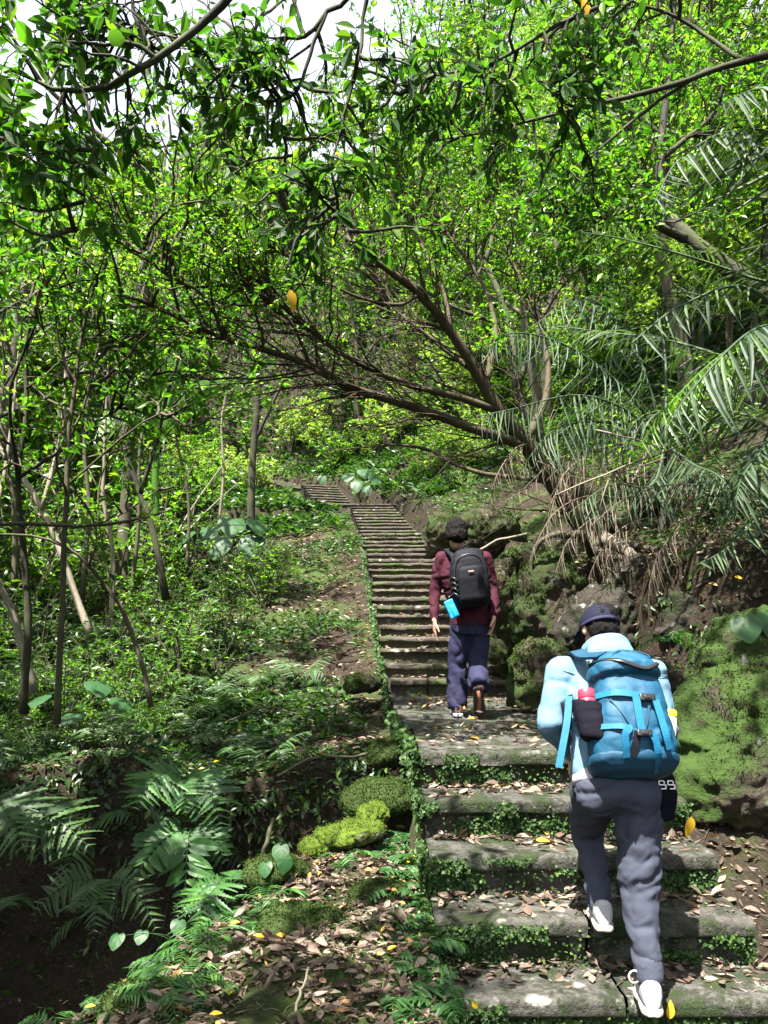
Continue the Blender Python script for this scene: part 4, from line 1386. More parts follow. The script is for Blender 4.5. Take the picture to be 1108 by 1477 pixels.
def right_side():
    y = g.uniform(3.8, 7.5)
    e = g.uniform(.35, 1.5)
    return (float(xr(y)) + e, y)


fern_field(60, near_left, SFm, (.45, 1.05), 'small bright fern in the leaf litter of the left foreground', 'small ferns in the left foreground')
fern_field(80, stair_edge, SGm, (.5, 1.1), 'little fern rooted along the mossy left edge of the lower steps', 'little ferns along the lower steps')
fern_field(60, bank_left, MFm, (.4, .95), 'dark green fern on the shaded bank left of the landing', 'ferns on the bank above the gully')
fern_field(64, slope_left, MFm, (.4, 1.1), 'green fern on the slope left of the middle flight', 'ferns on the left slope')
fern_field(14, right_side, SFm, (.5, 1.0), 'small fern on the dark soil right of the steps', 'small ferns on the right bank')

# ------------------------------------------------------------------ palms
def palm_frond(mb_r, mb_l, pts, r0=.016, nl=42, ll=.5, w=1.0, hang=.6, t0=.12, g=None, side=1.0, mode='both'):
    c = resample(np.array(pts), 24)
    tubes(mb_r, c, dscale(24, r0, .003), 6)
    t = np.linspace(t0, .99, nl)
    p, tan = along(c[None], np.zeros(nl, int), t)
    up0 = np.array([0, 0, 1.])
    sd = nrm(np.cross(tan, up0))
    upn = nrm(np.cross(sd, tan))
    prof = np.sin(np.pi * np.clip(t * .8 + .16, 0, 1)) ** .6
    for s in (1, -1):
        d = nrm(sd * s * side + tan * .55 + upn * .25 - np.array([0, 0, hang]) * g.uniform(.4, 1.1, (nl, 1)) + .06 * g.normal(size=(nl, 3)))
        d = nrm(d + .075 * g.normal(size=(nl, 3)))
        kk = g.uniform(size=nl) > .12
        scatter(mb_l, STRIP, p[kk], d[kk], (upn + .22 * g.normal(size=(nl, 3)))[kk], (ll * prof * g.uniform(.6, 1.12, nl))[kk], w * g.uniform(.7, 1.15, kk.sum()))


def palm(name, label, base, crown, fronds, lm, bark, r=.09, specs=None):
    t = thing(name, label, 'palm', base)
    b = MB()
    tubes(b, resample(np.array([base, (np.array(base) * .5 + np.array(crown) * .5) + np.array([.05, .04, 0]), crown]), 10), dscale(10, r, r * .7), 10)
    b.build('trunk', bark, t)
    gg = np.random.default_rng(77)
    for i, f in enumerate(fronds):
        kw = dict(f[1]) if len(f) > 1 else {}
        mm = M[kw.pop('m')] if 'm' in kw else lm
        br, bl = MB(), MB()
        palm_frond(br, bl, [crown] + [P(*q) for q in f[0]], g=gg, **kw)
        br.join(bl)
        br.build('frond', mm, t, smooth=False)
    return rebase(t, base)


pc = P(1200, 560, 5.4)
palm('palm', 'grey green palm whose fronds reach in from the right edge', (pc[0] + .1, 5.5, gz(pc[0] + .1, 5.5) - .1), pc, [
    ([(1090, 420, 5.2), (985, 440, 5.1), (905, 500, 5.0), (850, 540, 4.95)], dict(ll=.34, hang=1.0, nl=34)),
    ([(1150, 430, 5.3), (1080, 400, 5.4), (1000, 372, 5.5), (900, 345, 5.6), (838, 335, 5.6)], dict(ll=.42, hang=.15, nl=52)),
    ([(1150, 480, 5.2), (1108, 470, 5.1), (1030, 520, 5.0), (960, 590, 4.9), (925, 640, 4.85)], dict(ll=.42, hang=.75, nl=40, m='palm_fresh')),
    ([(1130, 480, 5.0), (1080, 480, 4.8), (1000, 560, 4.7), (960, 620, 4.65)], dict(ll=.5, hang=1.3, nl=36)),
    ([(1160, 600, 5.2), (1110, 640, 5.0), (1070, 690, 4.9), (1060, 740, 4.85)], dict(ll=.5, hang=1.0, nl=36)),
    ([(1150, 700, 5.2), (1100, 740, 5.1), (1050, 790, 5.05), (1005, 815, 5.0)], dict(ll=.34, hang=.35, nl=34)),
    ([(1150, 640, 5.6), (1080, 600, 5.8), (990, 590, 6.0), (900, 610, 6.2)], dict(ll=.5, hang=.6, nl=44)),
    ([(1160, 380, 5.2), (1120, 250, 5.0), (1060, 190, 4.9), (980, 230, 4.8), (945, 290, 4.75)], dict(ll=.5, hang=1.1, nl=40)),
    ([(1180, 330, 5.0), (1150, 180, 4.8), (1100, 130, 4.6), (1040, 150, 4.5)], dict(ll=.55, hang=1.0, nl=36)),
    ([(1140, 560, 5.6), (1060, 520, 5.9), (960, 490, 6.2), (880, 480, 6.5), (800, 470, 6.7)], dict(ll=.5, hang=.5, nl=48)),
], M['palm'], M['bark_mid'])
pc2 = P(960, 640, 7.4)
palm('palm', 'clump palm behind the leaning tree with long narrow drooping leaflets', (pc2[0], 7.5, gz(pc2[0], 7.5) - .1), pc2, [
    ([(900, 560, 7.2), (820, 500, 7.0), (740, 480, 6.8), (695, 510, 6.7)], dict(w=.62, ll=.5, hang=1.4, nl=44)),
    ([(900, 590, 7.2), (830, 570, 7.0), (740, 590, 6.8), (690, 600, 6.75)], dict(w=.62, ll=.55, hang=1.6, nl=44)),
    ([(930, 540, 7.4), (890, 460, 7.4), (830, 430, 7.3), (770, 470, 7.2)], dict(w=.6, ll=.6, hang=1.2, nl=44)),
    ([(880, 610, 7.2), (800, 620, 7.0), (750, 680, 6.9)], dict(w=.6, ll=.6, hang=1.2, nl=36)),
    ([(1000, 560, 7.2), (1040, 520, 7.0), (1090, 560, 6.9)], dict(w=.6, ll=.6, hang=1.2, nl=36)),
    ([(940, 700, 7.0), (880, 700, 6.7), (820, 740, 6.6)], dict(w=.62, ll=.55, hang=1.2, nl=34)),
    ([(1000, 670, 6.9), (1040, 690, 6.5), (1090, 760, 6.3)], dict(w=.6, ll=.6, hang=1.0, nl=34)),
    ([(960, 520, 7.6), (950, 440, 7.8), (1000, 390, 7.8)], dict(w=.6, ll=.6, hang=1.0, nl=34)),
], M['palm'], M['bark_dark'], .06)

# dead hanging fronds at the foot of the leaning tree
for k, (pts, lab) in enumerate((
        ([(905, 720, 7.0), (850, 715, 6.8), (800, 740, 6.6), (765, 800, 6.5)], 'dead tan frond drooping over the foot of the leaning tree'),
        ([(900, 735, 6.9), (860, 745, 6.7), (820, 780, 6.6), (800, 830, 6.55)], 'dead frond hanging in a brush of pale strips beside the mossy rock'),
        ([(960, 660, 6.9), (900, 680, 6.8), (840, 690, 6.7), (775, 665, 6.6)], 'bleached dead frond crossing above the tree foot'),
        ([(1020, 700, 6.6), (960, 700, 6.5), (900, 720, 6.45), (850, 760, 6.4)], 'dry brown frond lying along the bank under the palms'),
        ([(940, 745, 6.7), (900, 760, 6.55), (870, 790, 6.5), (850, 830, 6.5)], 'dry frond falling over the pale exposed roots'),
        ([(1010, 740, 6.4), (980, 760, 6.3), (950, 800, 6.25), (935, 850, 6.25)], 'brown dead frond hanging into the dark hollow of the bank'),
        ([(900, 640, 7.2), (850, 650, 7.0), (800, 665, 6.9), (740, 720, 6.8)], 'long dry frond arching over the leaning trunk'),
        ([(840, 660, 7.0), (810, 690, 6.8), (795, 740, 6.7), (785, 790, 6.7)], 'short dry frond tangled against the leaning trunk'),
        ([(760, 640, 6.9), (740, 650, 6.8), (715, 690, 6.7), (705, 730, 6.7)], 'dry narrow frond hanging left of the leaning trunk'))):
    br, bl = MB(), MB()
    gg = np.random.default_rng(90 + k)
    palm_frond(br, bl, [P(*q) for q in pts], .007, 20, .36, .45, 1.5, .12, gg, .7)
    t = thing('dead_palm_frond', lab, 'palm frond', P(*pts[0]))
    br.build('stalk', M['dry_frond'], t)
    bl.build('leaflets', M['dry_frond'], t, smooth=False)
    rebase(t, P(*pts[0]))
# fallen sticks across the bank
for k, (pts, r, lab) in enumerate((
        ([(1050, 610, 6.2), (960, 650, 6.3), (860, 690, 6.4), (800, 715, 6.5)], .010, 'pale thin stick leaning across the palms'),
        ([(860, 620, 6.4), (930, 640, 6.2), (1000, 665, 6.1)], .007, 'short pale stick among the palm leaflets'),
        ([(380, 1245, 4.9), (385, 1215, 4.9), (395, 1180, 4.95)], .018, 'pale exposed root on the dark gully wall'),
        ([(400, 1120, 5.6), (450, 1095, 5.7), (520, 1090, 5.7), (570, 1075, 5.8)], .012, 'brown stick lying in the litter left of the landing'),
        ([(330, 1040, 6.4), (380, 1020, 6.6), (430, 1030, 6.5)], .010, 'fallen stick on the shaded left slope'),
        ([(425, 1477, 2.7), (432, 1440, 2.75), (445, 1395, 2.8)], .006, 'thin pale twig sticking up in the left foreground litter'),
        ([(690, 795, 9.6), (715, 782, 9.5), (760, 770, 9.3)], .02, 'pale fallen log on the bank above the maroon hiker'))):
    b = MB()
    pl, rr = limb_px([(x, y, d, r * (1 - .4 * i / len(pts))) for i, (x, y, d) in enumerate(pts)], 14)
    tubes(b, wob(g, pl, .006), rr, 7)
    tag(b.build('stick', M['bark_pale'] if k in (0, 1, 5, 6) else M['bark_mid']), lab, 'stick')

# ------------------------------------------------------------------ big leaved plants
def heart(n=26):
    a = np.linspace(-np.pi, np.pi, n, endpoint=False)
    r = 0.5 * (1 + .12 * np.cos(a)) * (1 - .55 * np.exp(-((np.abs(a) - np.pi) / .38) ** 2)) * (1 + .25 * np.exp(-(a / .35) ** 2))
    return np.stack([r * np.cos(a) + .0, r * np.sin(a) * .92], 1)


def taro_leaf(mb, pet, base, tip, size, face, g, droop=.25):
    """petiole from base to tip (joins leaf), blade facing 'face' with its point hanging down/forward"""
    base, tip = np.asarray(base, float), np.asarray(tip, float)
    mid = (base + tip) / 2 + np.array([g.normal() * .04, g.normal() * .04, .1 * np.linalg.norm(tip - base)])
    tubes(pet, resample(np.array([base, mid, tip]), 10), dscale(10, .012 * size / .4, .006 * size / .4), 6)
    n_ = nrm(np.asarray(face, float))
    d = nrm(np.cross(np.cross(n_, np.array([.15 * g.normal(), -.4, -1.])), n_))
    y = np.cross(n_, d)
    h = heart()
    V = [tip]
    for s in (.35, .7, 1.):
        q = h * s
        rr = np.hypot(q[:, 0], q[:, 1])
        z = -.35 * rr ** 2 * droop * 4 + .05 * np.abs(q[:, 1]) + .015 * np.sin(np.arange(len(q)) * 1.5) * s
        V.append(tip + size * ((q[:, 0:1] + .12 * s) * d + q[:, 1:2] * y + z[:, None] * n_))
    n = len(h)
    Vv = np.vstack([V[0][None]] + V[1:])
    fs = [(0, 1 + i, 1 + (i + 1) % n) for i in range(n)]
    for k in range(2):
        o = 1 + k * n
        fs += [(o + i, o + n + i, o + n + (i + 1) % n, o + (i + 1) % n) for i in range(n)]
    mb.add(Vv, fs)


def taro(label, base, specs, m='taro'):
    gg = np.random.default_rng(int(abs(base[0] * 100)) + 3)
    t = thing('elephant_ear_plant', label, 'plant', base)
    for tip, size, face in specs:
        b, pt = MB(), MB()
        taro_leaf(b, pt, base, tip, size, face, gg)
        o = b.build('leaf', M[m], t)
        pt.build('stalk', M[m], o)
    rebase(t, base)
    return t


CAMUP = (0, -.6, .8)
taro('big pale heart shaped leaves left of the upper path', P(325, 800, 14), [(P(300, 762, 13.8), .55, (-.2, -.5, .8)), (P(335, 750, 14), .55, (.2, -.6, .7)), (P(370, 752, 13.6), .42, (.4, -.5, .7)), (P(270, 770, 13.7), .46, (-.4, -.4, .8)), (P(365, 778, 13.5), .5, (.1, -.8, .5)), (P(318, 778, 13.5), .5, (0, -.8, .5))])
taro('pale blue green heart shaped leaves on the hillside above the stairs', P(520, 725, 22.5), [(P(503, 684, 22), .42, (-.2, -.6, .7)), (P(525, 678, 22.2), .46, (.1, -.6, .7)), (P(540, 688, 22), .4, (.3, -.6, .6)), (P(515, 696, 21.8), .4, (0, -.8, .5)), (P(530, 702, 22), .36, (-.3, -.8, .5)), (P(465, 688, 22.4), .3, (0, -.9, .4))])
taro('heart shaped green leaf on a stalk at the gully edge', P(418, 1262, 4.05), [(P(405, 1222, 4.0), .10, (-.1, -.75, .6)), (P(383, 1247, 4.0), .085, (-.3, -.7, .6)), (P(412, 1240, 3.95), .09, (.3, -.9, .3))])
taro('dark heart shaped leaf on top of the mossy boulder', P(1100, 925, 4.75), [(P(1075, 893, 4.6), .19, (-.25, -.8, .5)), (P(1112, 890, 4.7), .2, (.3, -.8, .5))])
taro('round dark leaves at the lower left edge of the gully', P(265, 1365, 3.5), [(P(258, 1330, 3.45), .075, (.2, -.7, .7)), (P(170, 1350, 3.4), .08, (-.2, -.6, .8)), (P(205, 1345, 3.45), .07, (0, -.6, .8))])
taro('wide green leaves low among the left stems', P(150, 1000, 6.6), [(P(60, 1005, 6.3), .2, (-.2, -.3, .95)), (P(140, 985, 6.4), .24, (.3, -.3, .9)), (P(110, 1030, 6.0), .2, (0, -.3, .95)), (P(175, 1010, 6.2), .2, (.4, -.3, .9))])
# banana plant
t = thing('banana_plant', 'light green banana plant standing in the sun behind the left stems', 'plant', P(225, 760, 15))
b = MB()
tubes(b, resample(np.array([P(225, 770, 15), P(224, 700, 15), P(226, 640, 15)]), 8), dscale(8, .09, .06), 10)
b.build('stem', M['banana'], t)
for pts, w in (([(226, 640, 15), (230, 590, 15), (232, 540, 14.8), (228, 500, 14.6)], .24), ([(226, 640, 15), (255, 600, 14.8), (290, 565, 14.6), (330, 552, 14.4)], .2), ([(226, 640, 15), (195, 600, 14.8), (185, 550, 14.6), (190, 510, 14.4)], .2),
               ([(226, 640, 15), (215, 610, 14.8), (170, 600, 14.5), (140, 640, 14.2)], .2), ([(226, 640, 15), (250, 560, 14.9), (262, 520, 14.8), (268, 500, 14.8)], .17)):
    c = resample(np.array([P(*q) for q in pts]), 16)
    tan = nrm(np.gradient(c, axis=0))
    sd = nrm(np.cross(tan, np.array([0, 1., .2])))
    u = np.linspace(0, 1, 16)
    ww = w * np.sin(np.pi * np.clip(u * .92 + .02, 0, 1)) ** .6 * (u > .12)
    nn = np.cross(sd, tan)
    V = np.stack([c - sd * ww[:, None] + nn * ww[:, None] * .3, c, c + sd * ww[:, None] + nn * ww[:, None] * .3], 1).reshape(-1, 3)
    b = MB()
    q = grid_faces(16, 3, False)
    b.arr(V, q.ravel(), np.full(len(q), 4))
    tubes(b, c, dscale(16, .03, .006), 5)
    b.build('leaf', M['banana'], t)
rebase(t, P(225, 760, 15))

# ------------------------------------------------------------------ ground cover, litter, creepers (uncountable)
def tilt_up(n, s):
    return nrm(np.array([0, 0, 1.]) + s * g.normal(size=(n, 3)))


def flat_dir(n):
    a = g.uniform(0, 2 * np.pi, n)
    return np.stack([np.cos(a), np.sin(a), np.zeros(n)], 1)


def ground_scatter(mb, T, n, xrng, yrng, size, mask, lift=.006, tilt=.3, wide=1., dirz=0.):
    x = g.uniform(*xrng, n)
    y = g.uniform(*yrng, n)
    k = mask(x, y)
    x, y = x[k], y[k]
    z = gz_a(x, y) + lift
    p = np.stack([x, y, z], 1)
    d = flat_dir(len(x))
    d[:, 2] = dirz + .25 * g.normal(size=len(x))
    if T is DRY:
        return drys(mb, p, d, tilt_up(len(x), tilt), size * (.22 + 1.15 * g.uniform(size=len(x)) ** 1.8))
    scatter(mb, T, p, d, tilt_up(len(x), tilt), size * g.uniform(.45, 1.3, len(x)), wide)




def left_ok(lo, hi):
    def f(x, y):
        e, sg, zp = path_info(x, y)
        return (sg < 0) & (e > lo) & (e < hi)
    return f


litter = MB()
twigs = MB()


def drys(mb, p, d, up, size):
    k = g.integers(0, 3, len(p))
    for i, T in enumerate((DRY, DRY2, DRY3)):
        scatter(mb, T, p[k == i], d[k == i], up[k == i], size[k == i], g.uniform(.8, 1.3, int((k == i).sum())))

# near foreground
ground_scatter(litter, DRY, 17000, (-1.6, .3), (2.1, 5.2), .055, lambda x, y: (x > np.interp(y, RIM[:, 0], RIM[:, 1]) + .05) & (x < xl(y) - .02) & (nz2(x, y, 2.2, 3) > -.8), .012, .45)
ground_scatter(litter, DRY, 9000, (-4, .2), (5.5, 9.5), .06, lambda x, y: (x < xl(y) - .02) & (nz2(x, y, 1.5, 4) + .35 * (x + 2.2) > -.35), .01, .4)
ground_scatter(litter, DRY, 16000, (-6, 0), (9.5, 21), .085, lambda x, y: (x < xl(y) - .02) & (nz2(x, y, .9, 5) + .25 * (x - xl(y) + 3.4) > -.1), .012, .4)
ground_scatter(litter, DRY, 9000, (1.3, 3.6), (2.4, 8.5), .07, lambda x, y: (x > xr(y) + .01) & (nz2(x, y, 2, 6) > -.75), .012, .5)
ground_scatter(litter, DRY, 3000, (.6, 5), (8.5, 20), .085, lambda x, y: (x > xr(y) + .02) & (nz2(x, y, 1.2, 7) > -.1), .012, .5)
# on the steps: drifted against the risers


def step_litter(n, x0, x1, y0, y1, z, size, back=2.2):
    x = g.uniform(x0, x1, n)
    u = g.uniform(0, 1, n) ** (1 / back)
    y = y0 + (y1 - y0) * u
    k = nz2(x + z * 7, y, 3.0, 12) > -.35 - .5 * u
    x, y = x[k], y[k]
    p = np.stack([x, y, z + .008 + g.uniform(0, .02, len(x)) * (y > y1 - .12)], 1)
    drys(litter, p, flat_dir(len(x)) + .2 * g.normal(size=(len(x), 3)), tilt_up(len(x), .5), size * (.2 + 1.1 * g.uniform(size=len(x)) ** 1.7))


for (yn, z) in NEAR[:4]:
    step_litter(330, float(xl(yn)) + .03, float(xr(yn)) - .02, yn + .03, yn + .35, z, .068)
step_litter(260, .3, 1.7, 2.3, 3.15, -1.665, .08)
step_litter(520, .25, 1.55, 4.47, 6.0, -.60, .055, 1.)
step_litter(420, .2, 1.45, 5.9, 7.7, -.52, .06, 1.1)
for n in range(1, 21):
    yn = 7.7 + .5 * (n - 1)
    step_litter(95, float(xl(yn)), float(xr(yn)), yn + .04, yn + .5, -.5 + .15 * n, .07, 1.4)
def twig_field(n, xrng, yrng, mask, ln):
    x, y = g.uniform(*xrng, n), g.uniform(*yrng, n)
    k = mask(x, y)
    x, y = x[k], y[k]
    a = g.uniform(0, 6.28, len(x))
    L_ = ln * g.uniform(.4, 1.3, len(x))
    pts = []
    for u in np.linspace(-.5, .5, 5):
        px_, py_ = x + np.cos(a + u * .5) * L_ * u, y + np.sin(a + u * .5) * L_ * u
        pts.append(np.stack([px_, py_, gz_a(px_, py_) + .012 + .015 * g.uniform(size=len(x))], 1))
    tubes(twigs, np.stack(pts, 1), (.0012 + .002 * g.uniform(size=(len(x), 1))) * np.ones((1, 5)), 4, False)


twig_field(260, (-1.6, .25), (2.1, 5.2), lambda x, y: (x > np.interp(y, RIM[:, 0], RIM[:, 1]) + .05) & (x < xl(y) - .05), .14)
twig_field(420, (-4, .2), (5.5, 12), lambda x, y: (x < xl(y) - .05), .4)
twig_field(200, (1.3, 3.5), (2.5, 8), lambda x, y: (x > xr(y) + .05), .3)
tag(twigs.build('twig_litter', M['bark_mid']), 'thin fallen twigs scattered through the brown leaves', 'twigs', kind='stuff')
lo = litter.build('leaf_litter', M['dry'], smooth=False)
tag(lo, 'brown fallen leaves strewn over the soil and steps', 'leaf litter', kind='stuff')

cover = MB()
ground_scatter(cover, LANCE, 12000, (-5.5, .1), (5.5, 11), .12, lambda x, y: (x < xl(y) - .25) & (nz2(x, y, 1.1, 24) - .16 * (x + 1.6) > .1), .07, .8, 1.3, .5)
ground_scatter(cover, MID, 9000, (-7, .0), (7, 14), .10, lambda x, y: (x < xl(y) - .5) & (nz2(x, y, .9, 25) - .16 * (x + 2.2) > .12), .16, .8, 1., .3)
ground_scatter(cover, MID, 22000, (-5.5, .15), (5.5, 9.8), .055, lambda x, y: (x < xl(y) - .1) & (nz2(x, y, 1.3, 14) - .3 * (x + 2.3) > .0), .035, .6, 1., .35)
ground_scatter(cover, MID, 32000, (-9, 0), (9.5, 22), .085, lambda x, y: (x < xl(y) - .1) & (nz2(x, y, .8, 15) - .3 * (x - xl(y) + 3.0) > 0), .06, .6, 1., .4)
ground_scatter(cover, SMALL, 26000, (-1.9, .3), (2.2, 5.6), .016, lambda x, y: (x < xl(y) + .02) & (nz2(x, y, 2.4, 16) > .0), .012, .6, 1.3, .3)
ground_scatter(cover, SMALL, 9000, (-2.6, .2), (4.6, 6.3), .05, lambda x, y: (x < xl(y) - .1) & (nz2(x, y, 2, 17) > -.1), .02, .7, 1., .2)
ground_scatter(cover, MID, 12000, (-1.2, 6), (15, 26), .10, lambda x, y: (path_info(x, y)[0] > .12), .1, .7, 1., .4)
ground_scatter(cover, MID, 4200, (1.4, 4), (4.2, 8.5), .06, lambda x, y: (x > xr(y) + .25) & (nz2(x, y, 1.7, 28) > .05), .03, .8, 1., .3)
ground_scatter(cover, SMALL, 16000, (.5, 4), (5.5, 16), .03, lambda x, y: (x > xr(y) + .03) & (nz2(x, y, 1.7, 18) > -.1), .012, .9, 1.2, .1)
ground_scatter(cover, SMALL, 90000, (-14, 10), (19, 44), .24, lambda x, y: (path_info(x, y)[0] > .3), .15, .6, 1., .4)
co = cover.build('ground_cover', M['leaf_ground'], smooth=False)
tag(co, 'low green ground cover plants on the slopes beside the stairs', 'ground cover', kind='stuff')

# hanging small leaves over the gully wall
wall = MB()
n = 11000
x = g.uniform(-4.2, .05, n)
y = g.uniform(4.8, 6.2, n)
z = gz_a(x, y)
k = (z < gz_a(x, y + .5) - .05) & (z > -1.35 - .9 * g.uniform(size=n) ** 3 - .25 * np.sin(x * 5))
p = np.stack([x, y, z], 1)[k] + np.array([0, -.03, .01])
d = nrm(np.array([0, -.5, -.7]) + .6 * g.normal(size=p.shape))
scatter(wall, MID, p, d, nrm(np.array([0, -.7, .6]) + .4 * g.normal(size=p.shape)), .085 * g.uniform(.4, 1.2, len(p)), .9)
n = 9000
x = g.uniform(1.4, 4.2, n)
y = g.uniform(4.8, 9.5, n)
z = gz_a(x, y)
k = (np.abs(gz_a(x, y + .15) - z) + np.abs(gz_a(x + .15, y) - z) > .11) & (nz2(x, y, 2.2, 33) > -.15) & (path_info(x, y)[0] > .2)
p = np.stack([x, y, z], 1)[k] + np.array([-.01, -.02, .01])
scatter(wall, MID, p, nrm(np.array([-.3, -.5, -.6]) + .6 * g.normal(size=p.shape)), nrm(np.array([-.3, -.6, .6]) + .4 * g.normal(size=p.shape)), .06 * g.uniform(.4, 1.3, len(p)), .9)
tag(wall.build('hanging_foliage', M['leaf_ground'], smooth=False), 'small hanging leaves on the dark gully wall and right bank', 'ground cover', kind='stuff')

creep = MB()


def creeper(n, x0, x1, y, z0, z1, size, dens, seed):
    x = g.uniform(x0, x1, n)
    z = g.uniform(z0, z1, n)
    f = vnoise(np.stack([x * 4.5, z * 6, 0 * x + y * 3], 1), seed) + dens(x, z)
    k = f > .05
    x, z = x[k], z[k]
    p = np.stack([x, y - g.uniform(.004, .03, len(x)), z], 1)
    d = nrm(np.stack([g.normal(size=len(x)), -.5 + .2 * g.normal(size=len(x)), g.normal(size=len(x)) - .5], 1))
    scatter(creep, ROUND, p, d, nrm(np.array([0, -1., .35]) + .4 * g.normal(size=p.shape)), size * g.uniform(.5, 1.3, len(p)))


for i, (yn, z) in enumerate(NEAR):
    a, b = float(xl(yn)), float(xr(yn))
    r1 = lambda x, zz, a=a, b=b: np.where(x > b - .42, .3, np.where(x < a + .5, .2, -.16))
    creeper(1900, a - .02, b + .01, yn, z - .085, z - .012, .016, lambda x, zz, r1=r1: r1(x, zz) - .28, 31 + i)
    creeper(3000, a - .02, b + .01, yn + .045, z - .22, z - .08, .017, r1, 41 + i)
    creeper(500, a - .02, b + .01, yn + .03, z - .22, z - .02, .014, lambda x, zz: .6 + 0 * x, 61 + i)
# left ends of the steps
for i, (yn, z) in enumerate(NEAR):
    n = 1100
    y = g.uniform(yn, yn + .33, n)
    zz = z - abs(g.normal(size=n)) * .09 + .005
    p = np.stack([xl(y) - g.uniform(.004, .04, n), y, zz], 1)
    scatter(creep, ROUND, p, nrm(np.array([-.5, -.2, -.5]) + .7 * g.normal(size=p.shape)), nrm(np.array([-1, -.3, .5]) + .4 * g.normal(size=p.shape)), .02 * g.uniform(.4, 1.3, n))
n = 2600
y = g.uniform(2.2, 3.25, n)
p = np.stack([xl(y) - g.uniform(-.03, .05, n), y, -1.47 - .12 * (3.2 - y) - abs(g.normal(size=n)) * .08], 1)
scatter(creep, ROUND, p, nrm(np.array([-.5, -.2, -.5]) + .7 * g.normal(size=p.shape)), nrm(np.array([-1, -.3, .5]) + .4 * g.normal(size=p.shape)), .02 * g.uniform(.4, 1.3, n))
n = 5200
y = g.uniform(4.44, 17.6, n)
zt = np.where(y < 7.7, -.55, -.5 + .3 * (y - 7.4))
p = np.stack([xl(y) - g.uniform(0, .06, n), y, zt - abs(g.normal(size=n)) * .13 - .02], 1)
scatter(creep, ROUND, p, nrm(np.array([-.5, -.4, -.4]) + .7 * g.normal(size=p.shape)), nrm(np.array([-.8, -.6, .5]) + .4 * g.normal(size=p.shape)), .034 * g.uniform(.4, 1.3, n))
tag(creep.build('creeping_plant', M['creeper'], smooth=False), 'small round leaved creeper clinging to the step fronts and edges', 'creeper', kind='stuff')

# ------------------------------------------------------------------ single leaves one can point at
def one_leaf(name, label, m, p, size, d, up, T=FINE, group=None):
    b = MB()
    scatter(b, T, np.zeros((1, 3)), nrm(np.array([d], float)), nrm(np.array([up], float)), [size])
    o = b.build(name, m)
    o.location = [float(v) for v in p]
    return tag(o, label, 'leaf', group)


one_leaf('yellow_leaf', 'yellow leaf hanging in mid air under the long limb', M['yellow'], P(419, 418, 5.6), .155, (.15, .1, -1), (.2, -1, .1))
one_leaf('yellow_leaf', 'round yellow leaf stuck on the step end right of the blue pack hiker', M['yellow'], P(997, 1178, 4.0), .115, (-.1, .1, -1), (.1, -1, .2), FINE)
one_leaf('yellow_leaf', 'yellow leaf on the third step left of the hiker legs', M['yellow'], P(773, 1212, 3.86) , .07, (1, -.2, .1), (0, -.5, 1), FINE)
one_leaf('yellow_leaf', 'yellow leaf at the front of the landing', M['yellow'], P(678, 1064, 5.05), .07, (1, .2, .05), (0, -.3, 1), FINE)
one_leaf('yellow_leaf', 'yellow leaf beside the shoe of the maroon hiker', M['yellow'], P(676, 1036, 6.15), .08, (1, -.3, .1), (0, -.4, 1), FINE)
one_leaf('yellow_leaf', 'yellow leaf upright by the white shoe at the bottom', M['yellow'], P(966, 1470, 3.14), .075, (.1, 0, 1), (0, -1, .2), FINE)
one_leaf('yellow_leaf', 'yellow leaf lying on the lowest step edge', M['yellow'], P(690, 1452, 3.12), .06, (-.2, -.2, .2), (0, -1, .5), FINE)
one_leaf('yellow_leaf', 'yellow leaf in the palm shade on the right bank', M['yellow'], P(1060, 832, 5.6), .06, (1, 0, -.1), (0, -1, .6), FINE)
one_leaf('yellow_leaf', 'bright yellow leaf among the top right branches', M['yellow'], P(843, -2, 4.4), .12, (.1, 0, -1), (.2, -1, 0))
one_leaf('yellow_leaf', 'lit yellow green leaf among the upper left branches', M['banana'], P(155, 56, 3.9), .09, (1, 0, .1), (0, -.8, -.5), ROUND)
for k in range(26):
    y = g.uniform(2.4, 5.0)
    x = g.uniform(np.interp(y, RIM[:, 0], RIM[:, 1]) + .1, float(xl(y)) - .05)
    one_leaf('yellow_leaf', 'small yellow fallen leaf in the brown litter of the left foreground', M['yellow'], (x, y, gz(x, y) + .03), g.uniform(.03, .055), (*g.normal(size=2), .2), (g.normal() * .3, -.5, 1), MID, 'yellow leaves in the foreground litter')
for k in range(18):
    y = g.uniform(5.6, 8.6)
    x = float(xl(y)) - g.uniform(.2, 2.8)
    one_leaf('yellow_leaf', 'small yellow fallen leaf on the shaded slope left of the landing', M['yellow'], (x, y, gz(x, y) + .04), g.uniform(.04, .065), (*g.normal(size=2), .2), (g.normal() * .3, -.6, 1), MID, 'yellow leaves on the shaded slope')
bd = MB()
scatter(bd, DRY, np.zeros((1, 3)), np.array([[1., 0, 0]]), np.array([[0, 0, 1.]]), [1.])
bd2, bd3 = MB(), MB()
scatter(bd2, DRY2, np.zeros((1, 3)), np.array([[1., 0, 0]]), np.array([[0, 0, 1.]]), [1.])
scatter(bd3, DRY3, np.zeros((1, 3)), np.array([[1., 0, 0]]), np.array([[0, 0, 1.]]), [1.])
dm = [q.mesh('dry_leaf', M['dry_single']) for q in (bd, bd2, bd3)]
for k in range(60):
    y = g.uniform(2.2, 4.9)
    x = g.uniform(np.interp(y, RIM[:, 0], RIM[:, 1]) + .08, float(xl(y)) - .04)
    o = bpy.data.objects.new('dry_leaf', dm[k % 3])
    link(o)
    o.location = (x, y, gz(x, y) + .035)
    o.rotation_euler = (g.normal() * .5, g.normal() * .4, g.uniform(0, 6.28))
    s = g.uniform(.07, .125)
    o.scale = (s, s * g.uniform(.8, 1.2), s)
    tag(o, 'large curled brown leaf lying in the left foreground', 'leaf', 'large brown leaves in the foreground')
